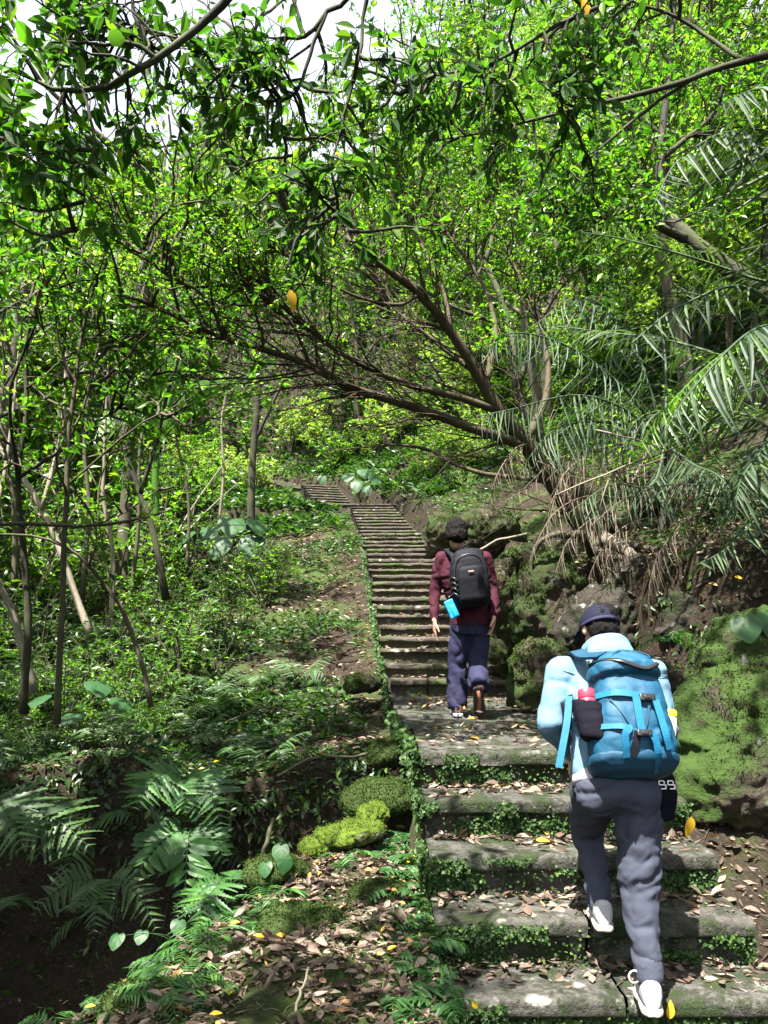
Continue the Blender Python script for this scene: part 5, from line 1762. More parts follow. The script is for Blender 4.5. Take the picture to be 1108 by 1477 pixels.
# ------------------------------------------------------------------ people
def skin_mat():
    t = NT('skin')
    n = t.noise(18, 4, .6, t.obj())
    c = t.mix(n.outputs[0], (.36, .20, .145), (.50, .30, .22))
    return t.done(t.bsdf(c, .55, t.bump(n.outputs[0], .1, .004), .35, **{'Subsurface Weight': .08, 'Subsurface Radius': (.02, .008, .004)}))


def hair_mat():
    t = NT('hair_black')
    mp = t.n('Mapping', {'Vector': t.obj(), 'Scale': (1, 1, .2)})
    n = t.noise(160, 3, .6, mp.outputs[0])
    c = t.mix(n.outputs[0], (.0015, .0015, .002), (.009, .008, .008))
    return t.done(t.bsdf(c, .7, t.bump(n.outputs[0], .8, .01), .08))


M['skin'] = skin_mat()
M['hair'] = hair_mat()
M['maroon'] = cloth_mat('maroon_knit', (.036, .0045, .0125), .85, 500)
M['indigo'] = cloth_mat('indigo_trousers', (.0145, .0155, .042), .8, 500)
M['hoodie'] = cloth_mat('pale_blue_hoodie', (.095, .172, .25), .9, 420, .08)
M['greytrs'] = cloth_mat('slate_jogger', (.038, .042, .062), .88, 420, .18)
M['black_nylon'] = cloth_mat('black_nylon', (.0045, .005, .009), .7, 700, .3, .15)
M['teal'] = cloth_mat('teal_nylon', (.0018, .05, .10), .6, 700, .12, .35)
M['teal_dark'] = cloth_mat('teal_nylon_base', (.002, .036, .075), .6, 700, .12, .35)
M['teal_strap'] = cloth_mat('teal_webbing', (.004, .092, .18), .6, 300, .1, .3)
M['mesh'] = cloth_mat('black_mesh_fabric', (.003, .003, .007), .8, 900, .3, .1)
M['navy'] = cloth_mat('navy_cap', (.0045, .0045, .016), .85, 500, .15)
M['navy_strap'] = cloth_mat('navy_cap_strap', (.012, .012, .038), .7, 500, .1)
M['white_shoe'] = cloth_mat('white_shoe', (.36, .36, .38), .6, 300, .05, .3)
M['white_sole'] = plain_mat('white_sole', (.33, .31, .28), .6, .3)
M['shoe_brown'] = cloth_mat('brown_shoe', (.10, .055, .05), .7, 400, .25)
M['sole_dark'] = plain_mat('dark_sole', (.035, .03, .03), .8, .2, .3)
M['sole_orange'] = plain_mat('orange_sole', (.24, .09, .045), .7, .3)
M['shoe_grey'] = plain_mat('grey_shoe_side', (.42, .41, .44), .7, .3)
M['buckle'] = plain_mat('black_plastic', (.012, .012, .013), .35, .5)
M['red'] = plain_mat('red_bottle', (.55, .03, .06), .35, .5, .05)
M['yellow_cap'] = plain_mat('yellow_lid', (.75, .58, .02), .4, .5, .05)
M['cream'] = plain_mat('cream_cup', (.55, .46, .40), .45, .4, .06)
M['bluepouch'] = plain_mat('blue_pouch', (.01, .25, .62), .45, .4, .08)
M['white'] = plain_mat('white_print', (.75, .75, .75), .6, .3, .03)
M['logo'] = plain_mat('orange_white_tag', (.6, .25, .18), .6, .3, .2)


def hand(mb, wrist, fwd, palm_n, thumb_side, size=.18, curl=.5):
    """palm with four unequal curled fingers and a thumb leaving the side of the palm"""
    f, n = nrm(fwd), nrm(palm_n)
    n = nrm(n - f * (n @ f))
    s = np.cross(f, n) * thumb_side
    k = size / .18
    W = np.asarray(wrist, float)
    rings = []
    for u, w, th in ((-.01, .026, .019), (.02, .033, .017), (.055, .040, .015), (.085, .040, .013), (.097, .034, .010)):
        rings.append((W + f * u * k + s * .0, s * w * k, n * th * k))
    loft(mb, rings, 16)
    for i, (off, ln, r) in enumerate(((.030, .072, .0085), (.0105, .080, .009), (-.0095, .075, .0085), (-.029, .058, .0075))):
        p = W + f * .088 * k + s * off * k
        a = curl * (.35 + .1 * i)
        segs = (.45, .31, .24)
        for j, sg in enumerate(segs):
            ang = a * (j + .6)
            d = nrm(f * math.cos(ang) + n * math.sin(ang) + s * off * 1.2)
            q = p + d * ln * sg * k
            capsule(mb, p, q, r * k * (1 - .1 * j), r * k * (.93 - .1 * j), 10)
            p = q
    p = W + f * .025 * k + s * .030 * k
    d = nrm(f * .75 + s * .65 + n * .3)
    q = p + d * .042 * k
    capsule(mb, p, q, .0115 * k, .0105 * k, 10)
    capsule(mb, q, q + nrm(f * .95 + s * .2 + n * .35) * .032 * k, .0105 * k, .0085 * k, 10)


def head(mb, c, fwd, up, k=1.0):
    f, u = nrm(fwd), nrm(up)
    f = nrm(f - u * (f @ u))
    s = np.cross(f, u)
    c = np.asarray(c, float)
    ax = (s, f, u)
    ball(mb, c + u * .022 * k, .076 * k, .096 * k, .096 * k, ax)
    ball(mb, c - u * .04 * k + f * .03 * k, .058 * k, .065 * k, .075 * k, ax)
    ball(mb, c - u * .095 * k + f * .062 * k, .026 * k, .024 * k, .022 * k, ax)     # chin
    capsule(mb, c + u * .01 * k + f * .094 * k, c - u * .03 * k + f * .112 * k, .009 * k, .014 * k, 10)   # nose
    ball(mb, c - u * .062 * k + f * .086 * k, .024 * k, .01 * k, .009 * k, ax)      # lips
    for e in (-1, 1):
        ball(mb, c + s * e * .079 * k - u * .008 * k - f * .008 * k, .010 * k, .019 * k, .031 * k, ax)  # ear
        ball(mb, c + s * e * .03 * k + u * .022 * k + f * .083 * k, .016 * k, .012 * k, .008 * k, ax)   # brow


def wrinkle(amp, fr, seed, stretch=(1, 1, 1.6)):
    def f(V, N):
        q = V * np.array(stretch) * fr
        w = 1 - np.abs(fbm(q + .5 * vnoise(q * .7, seed + 9)[:, None], 3, seed)) * 2
        return amp * (.5 * w + .5 * vnoise(V * fr * .6, seed + 3))
    return f


def crease(amp, fr, seed, tilt=.6, flat=(1, 1, 1)):
    """sharp valleys between soft bulges, running diagonally like folds in cloth"""
    def f(V, N):
        q = np.stack([V[:, 0] + tilt * V[:, 2], V[:, 1] - .3 * V[:, 2], 1.3 * V[:, 2] - tilt * V[:, 0]], 1) * fr * np.array(flat)
        q = q + .45 * np.stack([vnoise(q * .8, seed + 4), vnoise(q * .8 + 7, seed + 5), vnoise(q * .8 + 13, seed + 6)], 1)
        a = np.abs(vnoise(q, seed))
        b_ = np.abs(vnoise(q * 2.3, seed + 1))
        return amp * (1.5 * np.minimum(a, .45) + .5 * np.minimum(b_, .4) - .55)
    return f


def ribbon(mb, pts, nrmls, w, th=.003):
    pts = np.asarray(pts, float)
    m = len(pts)
    n = nrm(np.broadcast_to(np.asarray(nrmls, float), (m, 3)))
    t = nrm(np.gradient(pts, axis=0))
    s = nrm(np.cross(t, n))
    V = np.stack([pts - s * w / 2 - n * th, pts + s * w / 2 - n * th, pts + s * w / 2 + n * th, pts - s * w / 2 + n * th], 1).reshape(-1, 3)
    f = [tuple(x) for x in grid_faces(m, 4)] + [(3, 2, 1, 0), tuple(range(4 * m - 4, 4 * m))]
    mb.add(V, f)


def box(mb, c, X, Y, Z, r=.25):
    """bevel-edged box with half-extent vectors"""
    c, X, Y, Z = map(lambda a: np.asarray(a, float), (c, X, Y, Z))
    loft(mb, [(c - Z, X * (1 - r), Y * (1 - r), 8), (c - Z * (1 - r * .4), X, Y, 8), (c + Z * (1 - r * .4), X, Y, 8), (c + Z, X * (1 - r), Y * (1 - r), 8)], 24, 8)


def shoe(heel, toe, w, up, upper, sole, parent, k=1., tall=.085):
    heel, toe, u = np.asarray(heel, float), np.asarray(toe, float), nrm(up)
    f = toe - heel
    L = np.linalg.norm(f)
    f = f / L
    u = nrm(u - f * (u @ f))
    s = np.cross(f, u)
    b = MB()
    R = []
    for t, ww, h0 in ((-.02, .55, 0), (.03, .74, 0), (.2, .80, 0), (.45, .80, 0), (.68, 1.0, 0), (.85, .92, .004), (.96, .62, .01), (1.0, .3, .018)):
        R.append((heel + f * L * t + u * (.016 + h0), s * w / 2 * ww, u * .016, 4))
    loft(b, R, 20)
    sl = put(remesh(b, .006, 2), 'sole', sole, parent)
    b = MB()
    R = []
    for t, ww, hh in ((0, .5, tall), (.06, .66, tall + .01), (.22, .74, tall), (.4, .74, tall * .82), (.6, .86, tall * .62), (.8, .82, tall * .48), (.93, .5, tall * .36), (.98, .2, tall * .25)):
        R.append((heel + f * L * t + u * (.022 + hh / 2), s * w / 2 * ww, u * hh / 2, 2.6))
    loft(b, R, 20)
    up_ = put(remesh(b, .006, 3, wrinkle(.002, 30, 4)), 'upper', upper, parent)
    return sl, up_


def attach(parent, objs):
    for o in objs:
        if o.parent is None:
            o.parent = parent


# ================= far hiker (maroon shirt) =================
D1 = 6.25
J = lambda x, y, d=D1: P(x, y, d)
hd, nk = J(659, 772, 6.12), J(662, 792, 6.2)
chest, waist, pelv = J(667, 832, 6.2), J(673, 868, 6.22), J(679, 893, 6.25)
Ls, Le, Lw = J(637, 806, 6.2), J(627, 853, 6.24), J(627, 894, 6.14)
Rs, Re, Rw = J(699, 806, 6.2), J(712, 850, 6.24), J(713, 886, 6.14)
Lh, Lk, La = J(666, 897, 6.25), J(659, 962, 6.3), J(660, 1022, 6.28)
Rh, Rk, Ra = J(693, 897, 6.25), J(690, 957, 6.22), J(692, 992, 6.02)
X, Yv, Zv = np.eye(3)
fw1 = np.array([.02, 1, -.05])
up1 = np.array([0, .35, 1.])
hd1 = hd
b = MB()
head(b, hd, np.array([-.05, 1, -.45]), up1, .98)
capsule(b, nk - Zv * .02, hd - Zv * .04, .055, .053)
loft(b, [(pelv - Zv * .08, X * .12, Yv * .085), (pelv, X * .145, Yv * .10), (waist, X * .13, Yv * .09), (chest, X * .155, Yv * .10), (chest + Zv * .11, X * .15, Yv * .085), (nk - Zv * .02, X * .06, Yv * .055)])
for s_, e_, w_ in ((Ls, Le, Lw), (Rs, Re, Rw)):
    capsule(b, s_, e_, .046, .038)
    capsule(b, e_, w_, .037, .026)
for h_, k_, a_ in ((Lh, Lk, La), (Rh, Rk, Ra)):
    capsule(b, h_, k_, .072, .05)
    capsule(b, k_, a_, .05, .034)
hand(b, Lw - Zv * .005, (.03, .10, -1), (1., .1, 0), 1, .185, .55)
hand(b, Rw - Zv * .005, (-.08, .15, -1), (-1., .1, 0), -1, .185, .8)
man1 = put(remesh(b, .0062, 2), 'person', M['skin'])
tag(man1, 'person in a maroon long sleeved shirt and indigo trousers walking up with a black backpack', 'person')
b = MB()
sh1 = [(pelv - Zv * .05, X * .172, Yv * .125), (pelv + Zv * .01, X * .170, Yv * .125), (waist, X * .158, Yv * .115), (chest, X * .185, Yv * .125), (chest + Zv * .10, X * .182, Yv * .11), (chest + Zv * .155, X * .15, Yv * .085), (nk - Zv * .035, X * .075, Yv * .066)]
loft(b, sh1, 32)
for s_, e_, w_ in ((Ls, Le, Lw), (Rs, Re, Rw)):
    capsule(b, s_, e_, .060, .050)
    capsule(b, e_, w_ + (e_ - w_) * .03, .050, .034)
put(remesh(b, .008, 4, crease(.014, 9, 3, .6)), 'shirt', M['maroon'], man1)
b = MB()
loft(b, [(nk - Zv * .05, X * .085, Yv * .074), (nk - Zv * .025, X * .072, Yv * .066), (nk - Zv * .005, X * .066, Yv * .062)], 24)
put(remesh(b, .008, 2), 'collar', M['maroon'], man1)
b = MB()
loft(b, [(pelv - Zv * .13, X * .15, Yv * .12), (pelv - Zv * .04, X * .168, Yv * .122), (pelv + Zv * .035, X * .155, Yv * .112)], 28)
for h_, k_, a_, ex in ((Lh, Lk, La, 0), (Rh, Rk, Ra, .0)):
    capsule(b, h_, k_, .092, .080)
    dk = nrm(a_ - k_)
    ex_ = nrm(X - dk * (X @ dk))
    ey_ = np.cross(dk, ex_)
    loft(b, [(k_ - dk * .05, ex_ * .05, ey_ * .05), (k_, ex_ * .082, ey_ * .082), (k_ + (a_ - k_) * .5, ex_ * .083, ey_ * .085), (k_ + (a_ - k_) * .9, ex_ * .086, ey_ * .09), (a_ - dk * .012, ex_ * .084, ey_ * .088), (a_ - dk * .0, ex_ * .075, ey_ * .078)], 24)
put(remesh(b, .009, 4, crease(.018, 7, 12, .7, (1.3, 1.3, .7))), 'trousers', M['indigo'], man1)
b = MB()
f_ = nrm(np.array([-.05, 1, -.45]))
u_ = nrm(up1 - f_ * (up1 @ f_))
s_ = np.cross(f_, u_)
ball(b, hd + u_ * .042 - f_ * .008, .089, .104, .096, (s_, f_, u_))
ball(b, hd + u_ * .075 + f_ * .01, .078, .085, .075, (s_, f_, u_))
ball(b, hd - u_ * .022 - f_ * .048, .076, .058, .072, (s_, f_, u_))
for e_ in (-1, 1):
    ball(b, hd + s_ * e_ * .07 - u_ * .012 - f_ * .02, .018, .035, .05, (s_, f_, u_))
put(remesh(b, .0055, 0, lambda V, N: .005 * vnoise(V * 40, 2) + .005 * vnoise(V * np.array([150, 150, 60]), 5)), 'hair', M['hair'], man1)
fl1 = -.60
sL = shoe(J(661, 1035, 6.22) + np.array([0, -.02, .005]), J(657, 1030, 6.46) + np.array([0, 0, .0]), .105, Zv, M['shoe_brown'], M['shoe_grey'], man1)
hb = np.array([(690 - CX) / F * 5.96, 5.98, (HY - 993) / F * 5.98])
tb = np.array([(694 - CX) / F * 6.05, 6.10, (HY - 1036) / F * 6.10])
sR = shoe(hb, tb, .105, nrm(np.array([0, 1, .45])), M['shoe_brown'], M['sole_dark'], man1)
b = MB()
dd = nrm(tb - hb)
oo = nrm(np.cross(np.array([1, 0, 0]), dd))
oo = oo if oo[1] < 0 else -oo
ribbon(b, [hb + dd * .02 + oo * .003, hb + dd * .10 + oo * .003 + X * .006, hb + dd * .19 + oo * .003 - X * .006, hb + dd * .24 + oo * .002], oo, .026, .003)
b.build('sole_stripe', M['sole_orange'], man1)
# black pack
tt = thing('backpack', 'black backpack worn by the hiker in maroon', 'backpack', J(678, 880, 6.0))
b0, t0 = J(682, 876, 6.03), J(672, 792, 6.02)
v1 = nrm(t0 - b0)
u1 = nrm(np.cross(v1, np.array([0, -1., 0])))
u1 = u1 if u1[0] > 0 else -u1
w1 = nrm(np.cross(u1, v1))
w1 = w1 if w1[1] < 0 else -w1
H1 = np.linalg.norm(t0 - b0)
b = MB()
prof = [(0, .10, .05), (.04, .135, .075), (.15, .15, .095), (.4, .155, .105), (.65, .148, .10), (.82, .13, .085), (.94, .10, .06), (1., .06, .03)]
loft(b, [(b0 + v1 * H1 * a, u1 * h, w1 * d, 2.8) for a, h, d in prof], 28)
put(remesh(b, .009, 2, wrinkle(.006, 10, 8)), 'pack_body', M['black_nylon'], tt)
b = MB()
c0 = w1 * .085
loft(b, [(b0 + c0 + v1 * H1 * a, u1 * h, w1 * d, 3) for a, h, d in ((.08, .09, .02), (.14, .105, .035), (.5, .10, .04), (.66, .085, .03), (.7, .06, .015))], 24)
put(remesh(b, .008, 2, wrinkle(.004, 14, 9)), 'front_pocket', M['black_nylon'], tt)
b = MB()
for q in ((-.095, .72), (.095, .72)):
    pass
arc = [b0 + v1 * H1 * a + u1 * x + w1 * (.1 if a < .8 else .085) for x, a in ((-.12, .25), (-.118, .6), (-.09, .82), (0, .9), (.09, .82), (.118, .6), (.12, .25))]
tubes(b, resample(np.array(arc), 24), np.full(24, .004), 6)
b.build('zipper', M['buckle'], tt)
b = MB()
box(b, b0 + v1 * H1 * .60 + w1 * .131 + u1 * .005, u1 * .022, v1 * .005, w1 * .003)
b.build('logo', M['logo'], tt)
b = MB()
tubes(b, resample(np.array([t0 - u1 * .03 + w1 * .0, t0 + v1 * .035, t0 + u1 * .03]), 10), np.full(10, .008), 6)
b.build('carry_loop', M['black_nylon'], tt)
for sx, so in ((-1, Ls), (1, Rs)):
    b = MB()
    top = so + np.array([-sx * .05, -.0, .068])
    ribbon(b, resample(np.array([b0 + v1 * H1 * .80 + u1 * sx * .09 + w1 * .02, b0 + v1 * H1 * .92 + u1 * sx * .095 - w1 * .04, top + np.array([0, -.03, .0]), top + np.array([0, .06, -.0]), so + np.array([-sx * .045, .13, -.06])]), 14), nrm(np.array([sx * .15, -.6, .75])), .062, .008)
    b.build('shoulder_strap', M['black_nylon'], tt)
for k in range(4):
    b = MB()
    a = .22 + .09 * k
    ribbon(b, resample(np.array([b0 + v1 * H1 * a - u1 * .157 + w1 * .02, b0 + v1 * H1 * (a + .05) - u1 * .140 + w1 * .07, b0 + v1 * H1 * (a - .02) - u1 * .105 + w1 * .098]), 8), nrm(-u1 + w1), .012, .003)
    b.build('compression_strap', M['buckle'], tt)
rebase(tt, J(678, 880, 6.0))
# blue pouch at the hip
pt = thing('pouch', 'bright blue pouch dangling at the left hip of the maroon hiker', 'pouch', J(652, 865, 5.98))
a0, a1 = J(646, 866, 5.98), J(657, 891, 5.98)
vv = nrm(a1 - a0)
uu = nrm(np.cross(vv, np.array([0, 1., 0])))
b = MB()
box(b, (a0 + a1) / 2, uu * .036, np.array([0, .016, 0]), vv * np.linalg.norm(a1 - a0) / 2, .2)
put(remesh(b, .005, 2, wrinkle(.003, 18, 2)), 'pouch_body', M['bluepouch'], pt)
b = MB()
box(b, (a0 + a1) / 2 - np.array([0, .02, 0]) + uu * .012 + vv * .02, uu * .018, np.array([0, .004, 0]), vv * .045, .2)
b.build('pocket', M['bluepouch'], pt)
b = MB()
tubes(b, resample(np.array([a0 + Zv * .0, a0 + np.array([.012, 0, .03]), J(655, 857, 6.02)]), 8), np.full(8, .005), 6)
b.build('clip', M['buckle'], pt)
rebase(pt, J(652, 865, 5.98))

# ================= near hiker (pale blue hoodie) =================
Q = P
pel, wst, chs, shl, nck = Q(891, 1128, 3.20), Q(888, 1070, 3.26), Q(880, 1005, 3.36), Q(876, 962, 3.44), Q(872, 942, 3.50)
hd = Q(865, 908, 3.585)
Ls, Le, Lw = Q(812, 972, 3.42), Q(794, 1042, 3.34), Q(828, 1092, 3.52)
Rs, Re, Rw = Q(938, 975, 3.42), Q(957, 1050, 3.36), Q(940, 1085, 3.56)
Lh, Lk, La = Q(860, 1140, 3.24), Q(847, 1198, 3.60), Q(866, 1303, 3.40)
Rh, Rk, Ra = Q(922, 1140, 3.20), Q(922, 1290, 3.16), Q(937, 1408, 3.05)
spine = nrm(chs - pel)
bk = nrm(np.cross(X, spine))
bk = bk if bk[1] > 0 else -bk      # towards the belly (forward)
b = MB()
fh = np.array([-.15, 1, -.55])
uh = np.array([0, .5, 1.])
head(b, hd, fh, uh, 1.0)
capsule(b, nck - spine * .03, hd - nrm(uh) * .045, .058, .054)
loft(b, [(pel - spine * .10, X * .13, bk * .095), (pel, X * .155, bk * .105), (wst, X * .135, bk * .095), (chs, X * .155, bk * .105), (shl, X * .16, bk * .085), (nck - spine * .02, X * .06, bk * .055)])
for s_, e_, w_ in ((Ls, Le, Lw), (Rs, Re, Rw)):
    capsule(b, s_, e_, .046, .038)
    capsule(b, e_, w_, .037, .026)
for h_, k_, a_ in ((Lh, Lk, La), (Rh, Rk, Ra)):
    capsule(b, h_, k_, .078, .054)
    capsule(b, k_, a_, .052, .036)
capsule(b, La, La + np.array([0, .06, -.08]), .036, .03)
capsule(b, Ra, Ra + np.array([0, .06, -.08]), .036, .03)
hand(b, Lw, (.25, .75, -.55), (.6, -.1, -.5), 1, .18, .7)
hand(b, Rw, (-.25, .75, -.55), (-.6, -.1, -.5), -1, .18, .7)
man2 = put(remesh(b, .0065, 2), 'person', M['skin'])
tag(man2, 'person in a pale blue hoodie, navy cap and slate trousers climbing the nearest steps', 'person')
# hoodie
b = MB()
loft(b, [(pel + spine * .015, X * .188, bk * .135), (pel + spine * .05, X * .192, bk * .137), (wst, X * .185, bk * .13), (chs, X * .195, bk * .135), (shl - spine * .03, X * .20, bk * .115), (shl + spine * .02, X * .165, bk * .09), (nck - spine * .02, X * .10, bk * .08)], 36)
capsule(b, Ls, Le, .078, .064)
capsule(b, Le, Lw + (Le - Lw) * .12, .066, .042)
capsule(b, Rs, Re, .078, .064)
capsule(b, Re, Rw + (Re - Rw) * .12, .066, .042)
put(remesh(b, .008, 4, crease(.015, 8, 21, -.7)), 'hoodie', M['hoodie'], man2)
# seams: shoulder seams of the hoodie
for sx, so_, eo in ((-1, Ls, Le), (1, Rs, Re)):
    b = MB()
    ax_ = nrm(eo - so_)
    e1 = nrm(np.cross(ax_, bk))
    e2 = np.cross(e1, ax_)
    c_ = so_ - X * sx * .012 + ax_ * .02
    tubes(b, np.array([c_ + (e1 * math.cos(a) + e2 * math.sin(a)) * .0805 for a in np.linspace(0, 2 * np.pi, 25)]), np.full(25, .0022), 5)
    b.build('seam', M['hoodie'], man2)
b = MB()   # hood lying round the neck
hc = nck - spine * .012
ringp = [hc + X * .086 * math.cos(a) + bk * (.08 * math.sin(a)) - bk * .02 + spine * (.006 - .03 * math.sin(a)) for a in np.linspace(0, 2 * np.pi, 25)]
tubes(b, np.array(ringp), np.full(25, .028), 12)
ball(b, hc - bk * .09 - spine * .03, .105, .045, .075, (X, bk, spine))
put(remesh(b, .009, 3, wrinkle(.006, 13, 5)), 'hood', M['hoodie'], man2)
b = MB()
loft(b, [(pel - spine * .012, X * .182, bk * .130), (pel + spine * .004, X * .190, bk * .137), (pel + spine * .03, X * .190, bk * .137), (pel + spine * .045, X * .184, bk * .131)], 36)
t = M['hoodie']
put(remesh(b, .008, 2), 'hem_band', cloth_mat('pale_hem', (.36, .34, .40), .9, 420, .05), man2)
# trousers
b = MB()
dn = -spine
loft(b, [(pel + dn * .13, X * .10, bk * .08), (pel + dn * .09, X * .165, bk * .12), (pel + dn * .04, X * .186, bk * .132), (pel, X * .182, bk * .132), (pel + spine * .05, X * .168, bk * .12)], 32)
ball(b, Q(864, 1146, 3.17), .096, .085, .10)
ball(b, Q(922, 1146, 3.15), .098, .09, .105)
capsule(b, Lh + spine * .02, Lk, .106, .078)
capsule(b, Lk, La + (Lk - La) * .06, .074, .050)
capsule(b, Rh + spine * .02, Rk, .110, .080)
capsule(b, Rk, Ra + (Rk - Ra) * .06, .077, .052)
def trw(V, N):
    return crease(.017, 8.5, 33, .8)(V, N) + .005 * vnoise(V * np.array([10, 10, 34]), 4) * np.exp(-((V[:, 2] - Rk[2]) / .16) ** 2)
put(remesh(b, .009, 9, trw), 'trousers', M['greytrs'], man2)
for k_, a_, r in ((Lk, La, .050), (Rk, Ra, .054)):
    b = MB()
    d_ = nrm(k_ - a_)
    capsule(b, a_ + d_ * .0, a_ + d_ * .045, r, r * 1.06)
    put(remesh(b, .006, 2, lambda V, N: .0022 * np.sin(np.arctan2(V[:, 1] - V[:, 1].mean(), V[:, 0] - V[:, 0].mean()) * 26)), 'cuff', M['greytrs'], man2)
# shoes
shoe(Q(938, 1470, 2.96) + np.array([.01, .0, .006]), Q(930, 1430, 3.24) + np.array([0, 0, .0]), .112, Zv, M['white_shoe'], M['white_sole'], man2, tall=.10)
lh = np.array([Q(873, 1346, 3.29)[0], 3.30, -1.235])
lt_ = np.array([Q(866, 1330, 3.55)[0] - .01, 3.57, -1.243])
shoe(lh, lt_, .112, Zv, M['white_shoe'], M['white_sole'], man2, tall=.10)
for a_ in (Ra,):
    b = MB()
    c = a_ + np.array([-.062, -.01, -.0])
    pts = [c + .022 * (np.array([math.cos(t_), .2, math.sin(t_) * 1.1])) for t_ in np.linspace(.6, 5.6, 14)]
    tubes(b, np.array(pts), np.full(14, .0042), 6)
    b.build('heel_loop', M['white_shoe'], man2)
# hair and cap
f_ = nrm(fh)
u_ = nrm(uh - f_ * (uh @ f_))
s_ = np.cross(f_, u_)
b = MB()
ball(b, hd + u_ * .028 - f_ * .012, .083, .098, .092, (s_, f_, u_))
ball(b, hd - u_ * .025 - f_ * .045, .074, .055, .062, (s_, f_, u_))
put(remesh(b, .0055, 0, lambda V, N: .005 * vnoise(V * 45, 2) + .005 * vnoise(V * np.array([150, 150, 60]), 5)), 'hair', M['hair'], man2)
cap = thing('tmp', None, None)
bpy.data.objects.remove(cap)
b = MB()
rings = []
for ph in np.linspace(-14, 88, 11):
    c_, q_ = math.cos(math.radians(ph)), math.sin(math.radians(ph))
    rings.append((hd + u_ * (.024 + .098 * q_) - f_ * .004, s_ * .093 * c_, f_ * .108 * c_))
loft(b, rings, 32)
me = remesh(b, .006, 2)
cp = put(me, 'cap', M['navy'], man2)
b = MB()
ribbon(b, [hd + u_ * .004 - f_ * .004 + s_ * .0925 * math.cos(a) + f_ * .107 * math.sin(a) for a in np.linspace(np.pi * 1.02, np.pi * 1.62, 14)],
       [s_ * math.cos(a) + f_ * math.sin(a) for a in np.linspace(np.pi * 1.02, np.pi * 1.62, 14)], .016, .002)
b.build('cap_strap', M['navy_strap'], cp)
b = MB()   # opening at the back of the cap with hair showing
ball(b, hd + u_ * .045 - f_ * .07 + s_ * .022, .045, .042, .045, (s_, f_, u_))
put(remesh(b, .005, 0, lambda V, N: .007 * vnoise(V * 50, 2) + .006 * vnoise(V * np.array([150, 150, 60]), 5)), 'hair_tuft', M['hair'], cp)
b = MB()
vis = []
for a in np.linspace(-1.1, 1.1, 9):
    vis.append(hd + u_ * .02 + f_ * (.09 + .085 * math.cos(a * 1.2)) + s_ * .085 * math.sin(a))
for a in np.linspace(1.1, -1.1, 9):
    vis.append(hd + u_ * .025 + f_ * (.085 * math.cos(a) + .02) + s_ * .09 * math.sin(a))
V = np.array([x for x in vis] + [x + u_ * .006 for x in vis])
n = len(vis)
b.add(V, [tuple(range(n - 1, -1, -1)), tuple(range(n, 2 * n))] + [(i, (i + 1) % n, n + (i + 1) % n, n + i) for i in range(n)])
b.build('visor', M['navy'], cp)

# ---- teal backpack
PB = Q(913, 1124, 3.08)
PT_ = Q(888, 948, 3.29)
pv = nrm(PT_ - PB)
PH = np.linalg.norm(PT_ - PB)
pu = nrm(np.array([.95, -.02, -.30]) - pv * (np.array([.95, -.02, -.30]) @ pv))
pw = np.cross(pu, pv)
pw = pw if pw[1] < 0 else -pw
PROF = [(.0, .085, .05, -.01), (.035, .142, .09, 0), (.12, .172, .115, .02), (.25, .174, .125, .035), (.45, .155, .125, .04), (.65, .138, .12, .04), (.78, .130, .11, .035), (.86, .122, .09, .02)]
pa = np.array([p[0] for p in PROF])


def pk(kind, v):
    return np.interp(v, pa, [p[kind] for p in PROF])


def S(u, v, off=.0):
    """point on the pack's outer face; u metres right, v 0..1 up"""
    hw, dp, c = pk(1, v), pk(2, v), pk(3, v)
    k = max(0., 1 - abs(u / hw) ** 2.8) ** (1 / 2.8) if abs(u) < hw else 0
    return PB + pv * PH * v + pu * u + pw * (c + dp * k + off)


def UV(px, py):
    """where the sight line through a photo pixel meets the pack's outer face"""
    r = nrm(P(px, py, 1.0))
    v, u = .5, 0
    for _ in range(6):
        o = PB + pw * (pk(3, v) + pk(2, v) * .85)
        t_ = ((o - 0) @ pw) / (r @ pw)
        q = r * t_ - PB
        u, v = q @ pu, (q @ pv) / PH
    return u, v


bp = thing('backpack', 'large teal blue hiking backpack worn by the near hiker', 'backpack', PB)
b = MB()
loft(b, [(PB + pv * PH * a + pw * c, pu * h, pw * d, 2.8) for a, h, d, c in PROF], 36)
put(remesh(b, .007, 2, crease(.010, 9, 44, .5)), 'pack_body', M['teal'], bp)
b = MB()
loft(b, [(PB + pv * PH * a + pw * (c + .004), pu * (h + .004), pw * (d + .004), 2.8) for a, h, d, c in ((-.004, .08, .045, -.01), (.03, .152, .092, 0), (.10, .176, .112, .016), (.155, .176, .114, .022))], 36)
put(remesh(b, .008, 2, wrinkle(.006, 9, 45)), 'pack_base', M['teal_dark'], bp)
b = MB()
lid = [(.74, .132, .10, .055), (.77, .143, .125, .055), (.84, .140, .13, .05), (.92, .120, .115, .035), (.985, .09, .085, .015), (1.02, .05, .04, 0)]
loft(b, [(PB + pv * PH * a + pw * c + pu * -.004, pu * h, pw * d, 2.6) for a, h, d, c in lid], 36)
put(remesh(b, .007, 2, crease(.009, 11, 46, -.3)), 'lid', M['teal'], bp)
la = np.array([p[0] for p in lid])


def SL(u, v, off=.004):
    hw, dp, c = (np.interp(v, la, [p[k] for p in lid]) for k in (1, 2, 3))
    k = max(0., 1 - abs(u / hw) ** 2.6) ** (1 / 2.6) if abs(u) < hw else 0
    return PB + pv * PH * v + pu * (u - .004) + pw * (c + dp * k + off)


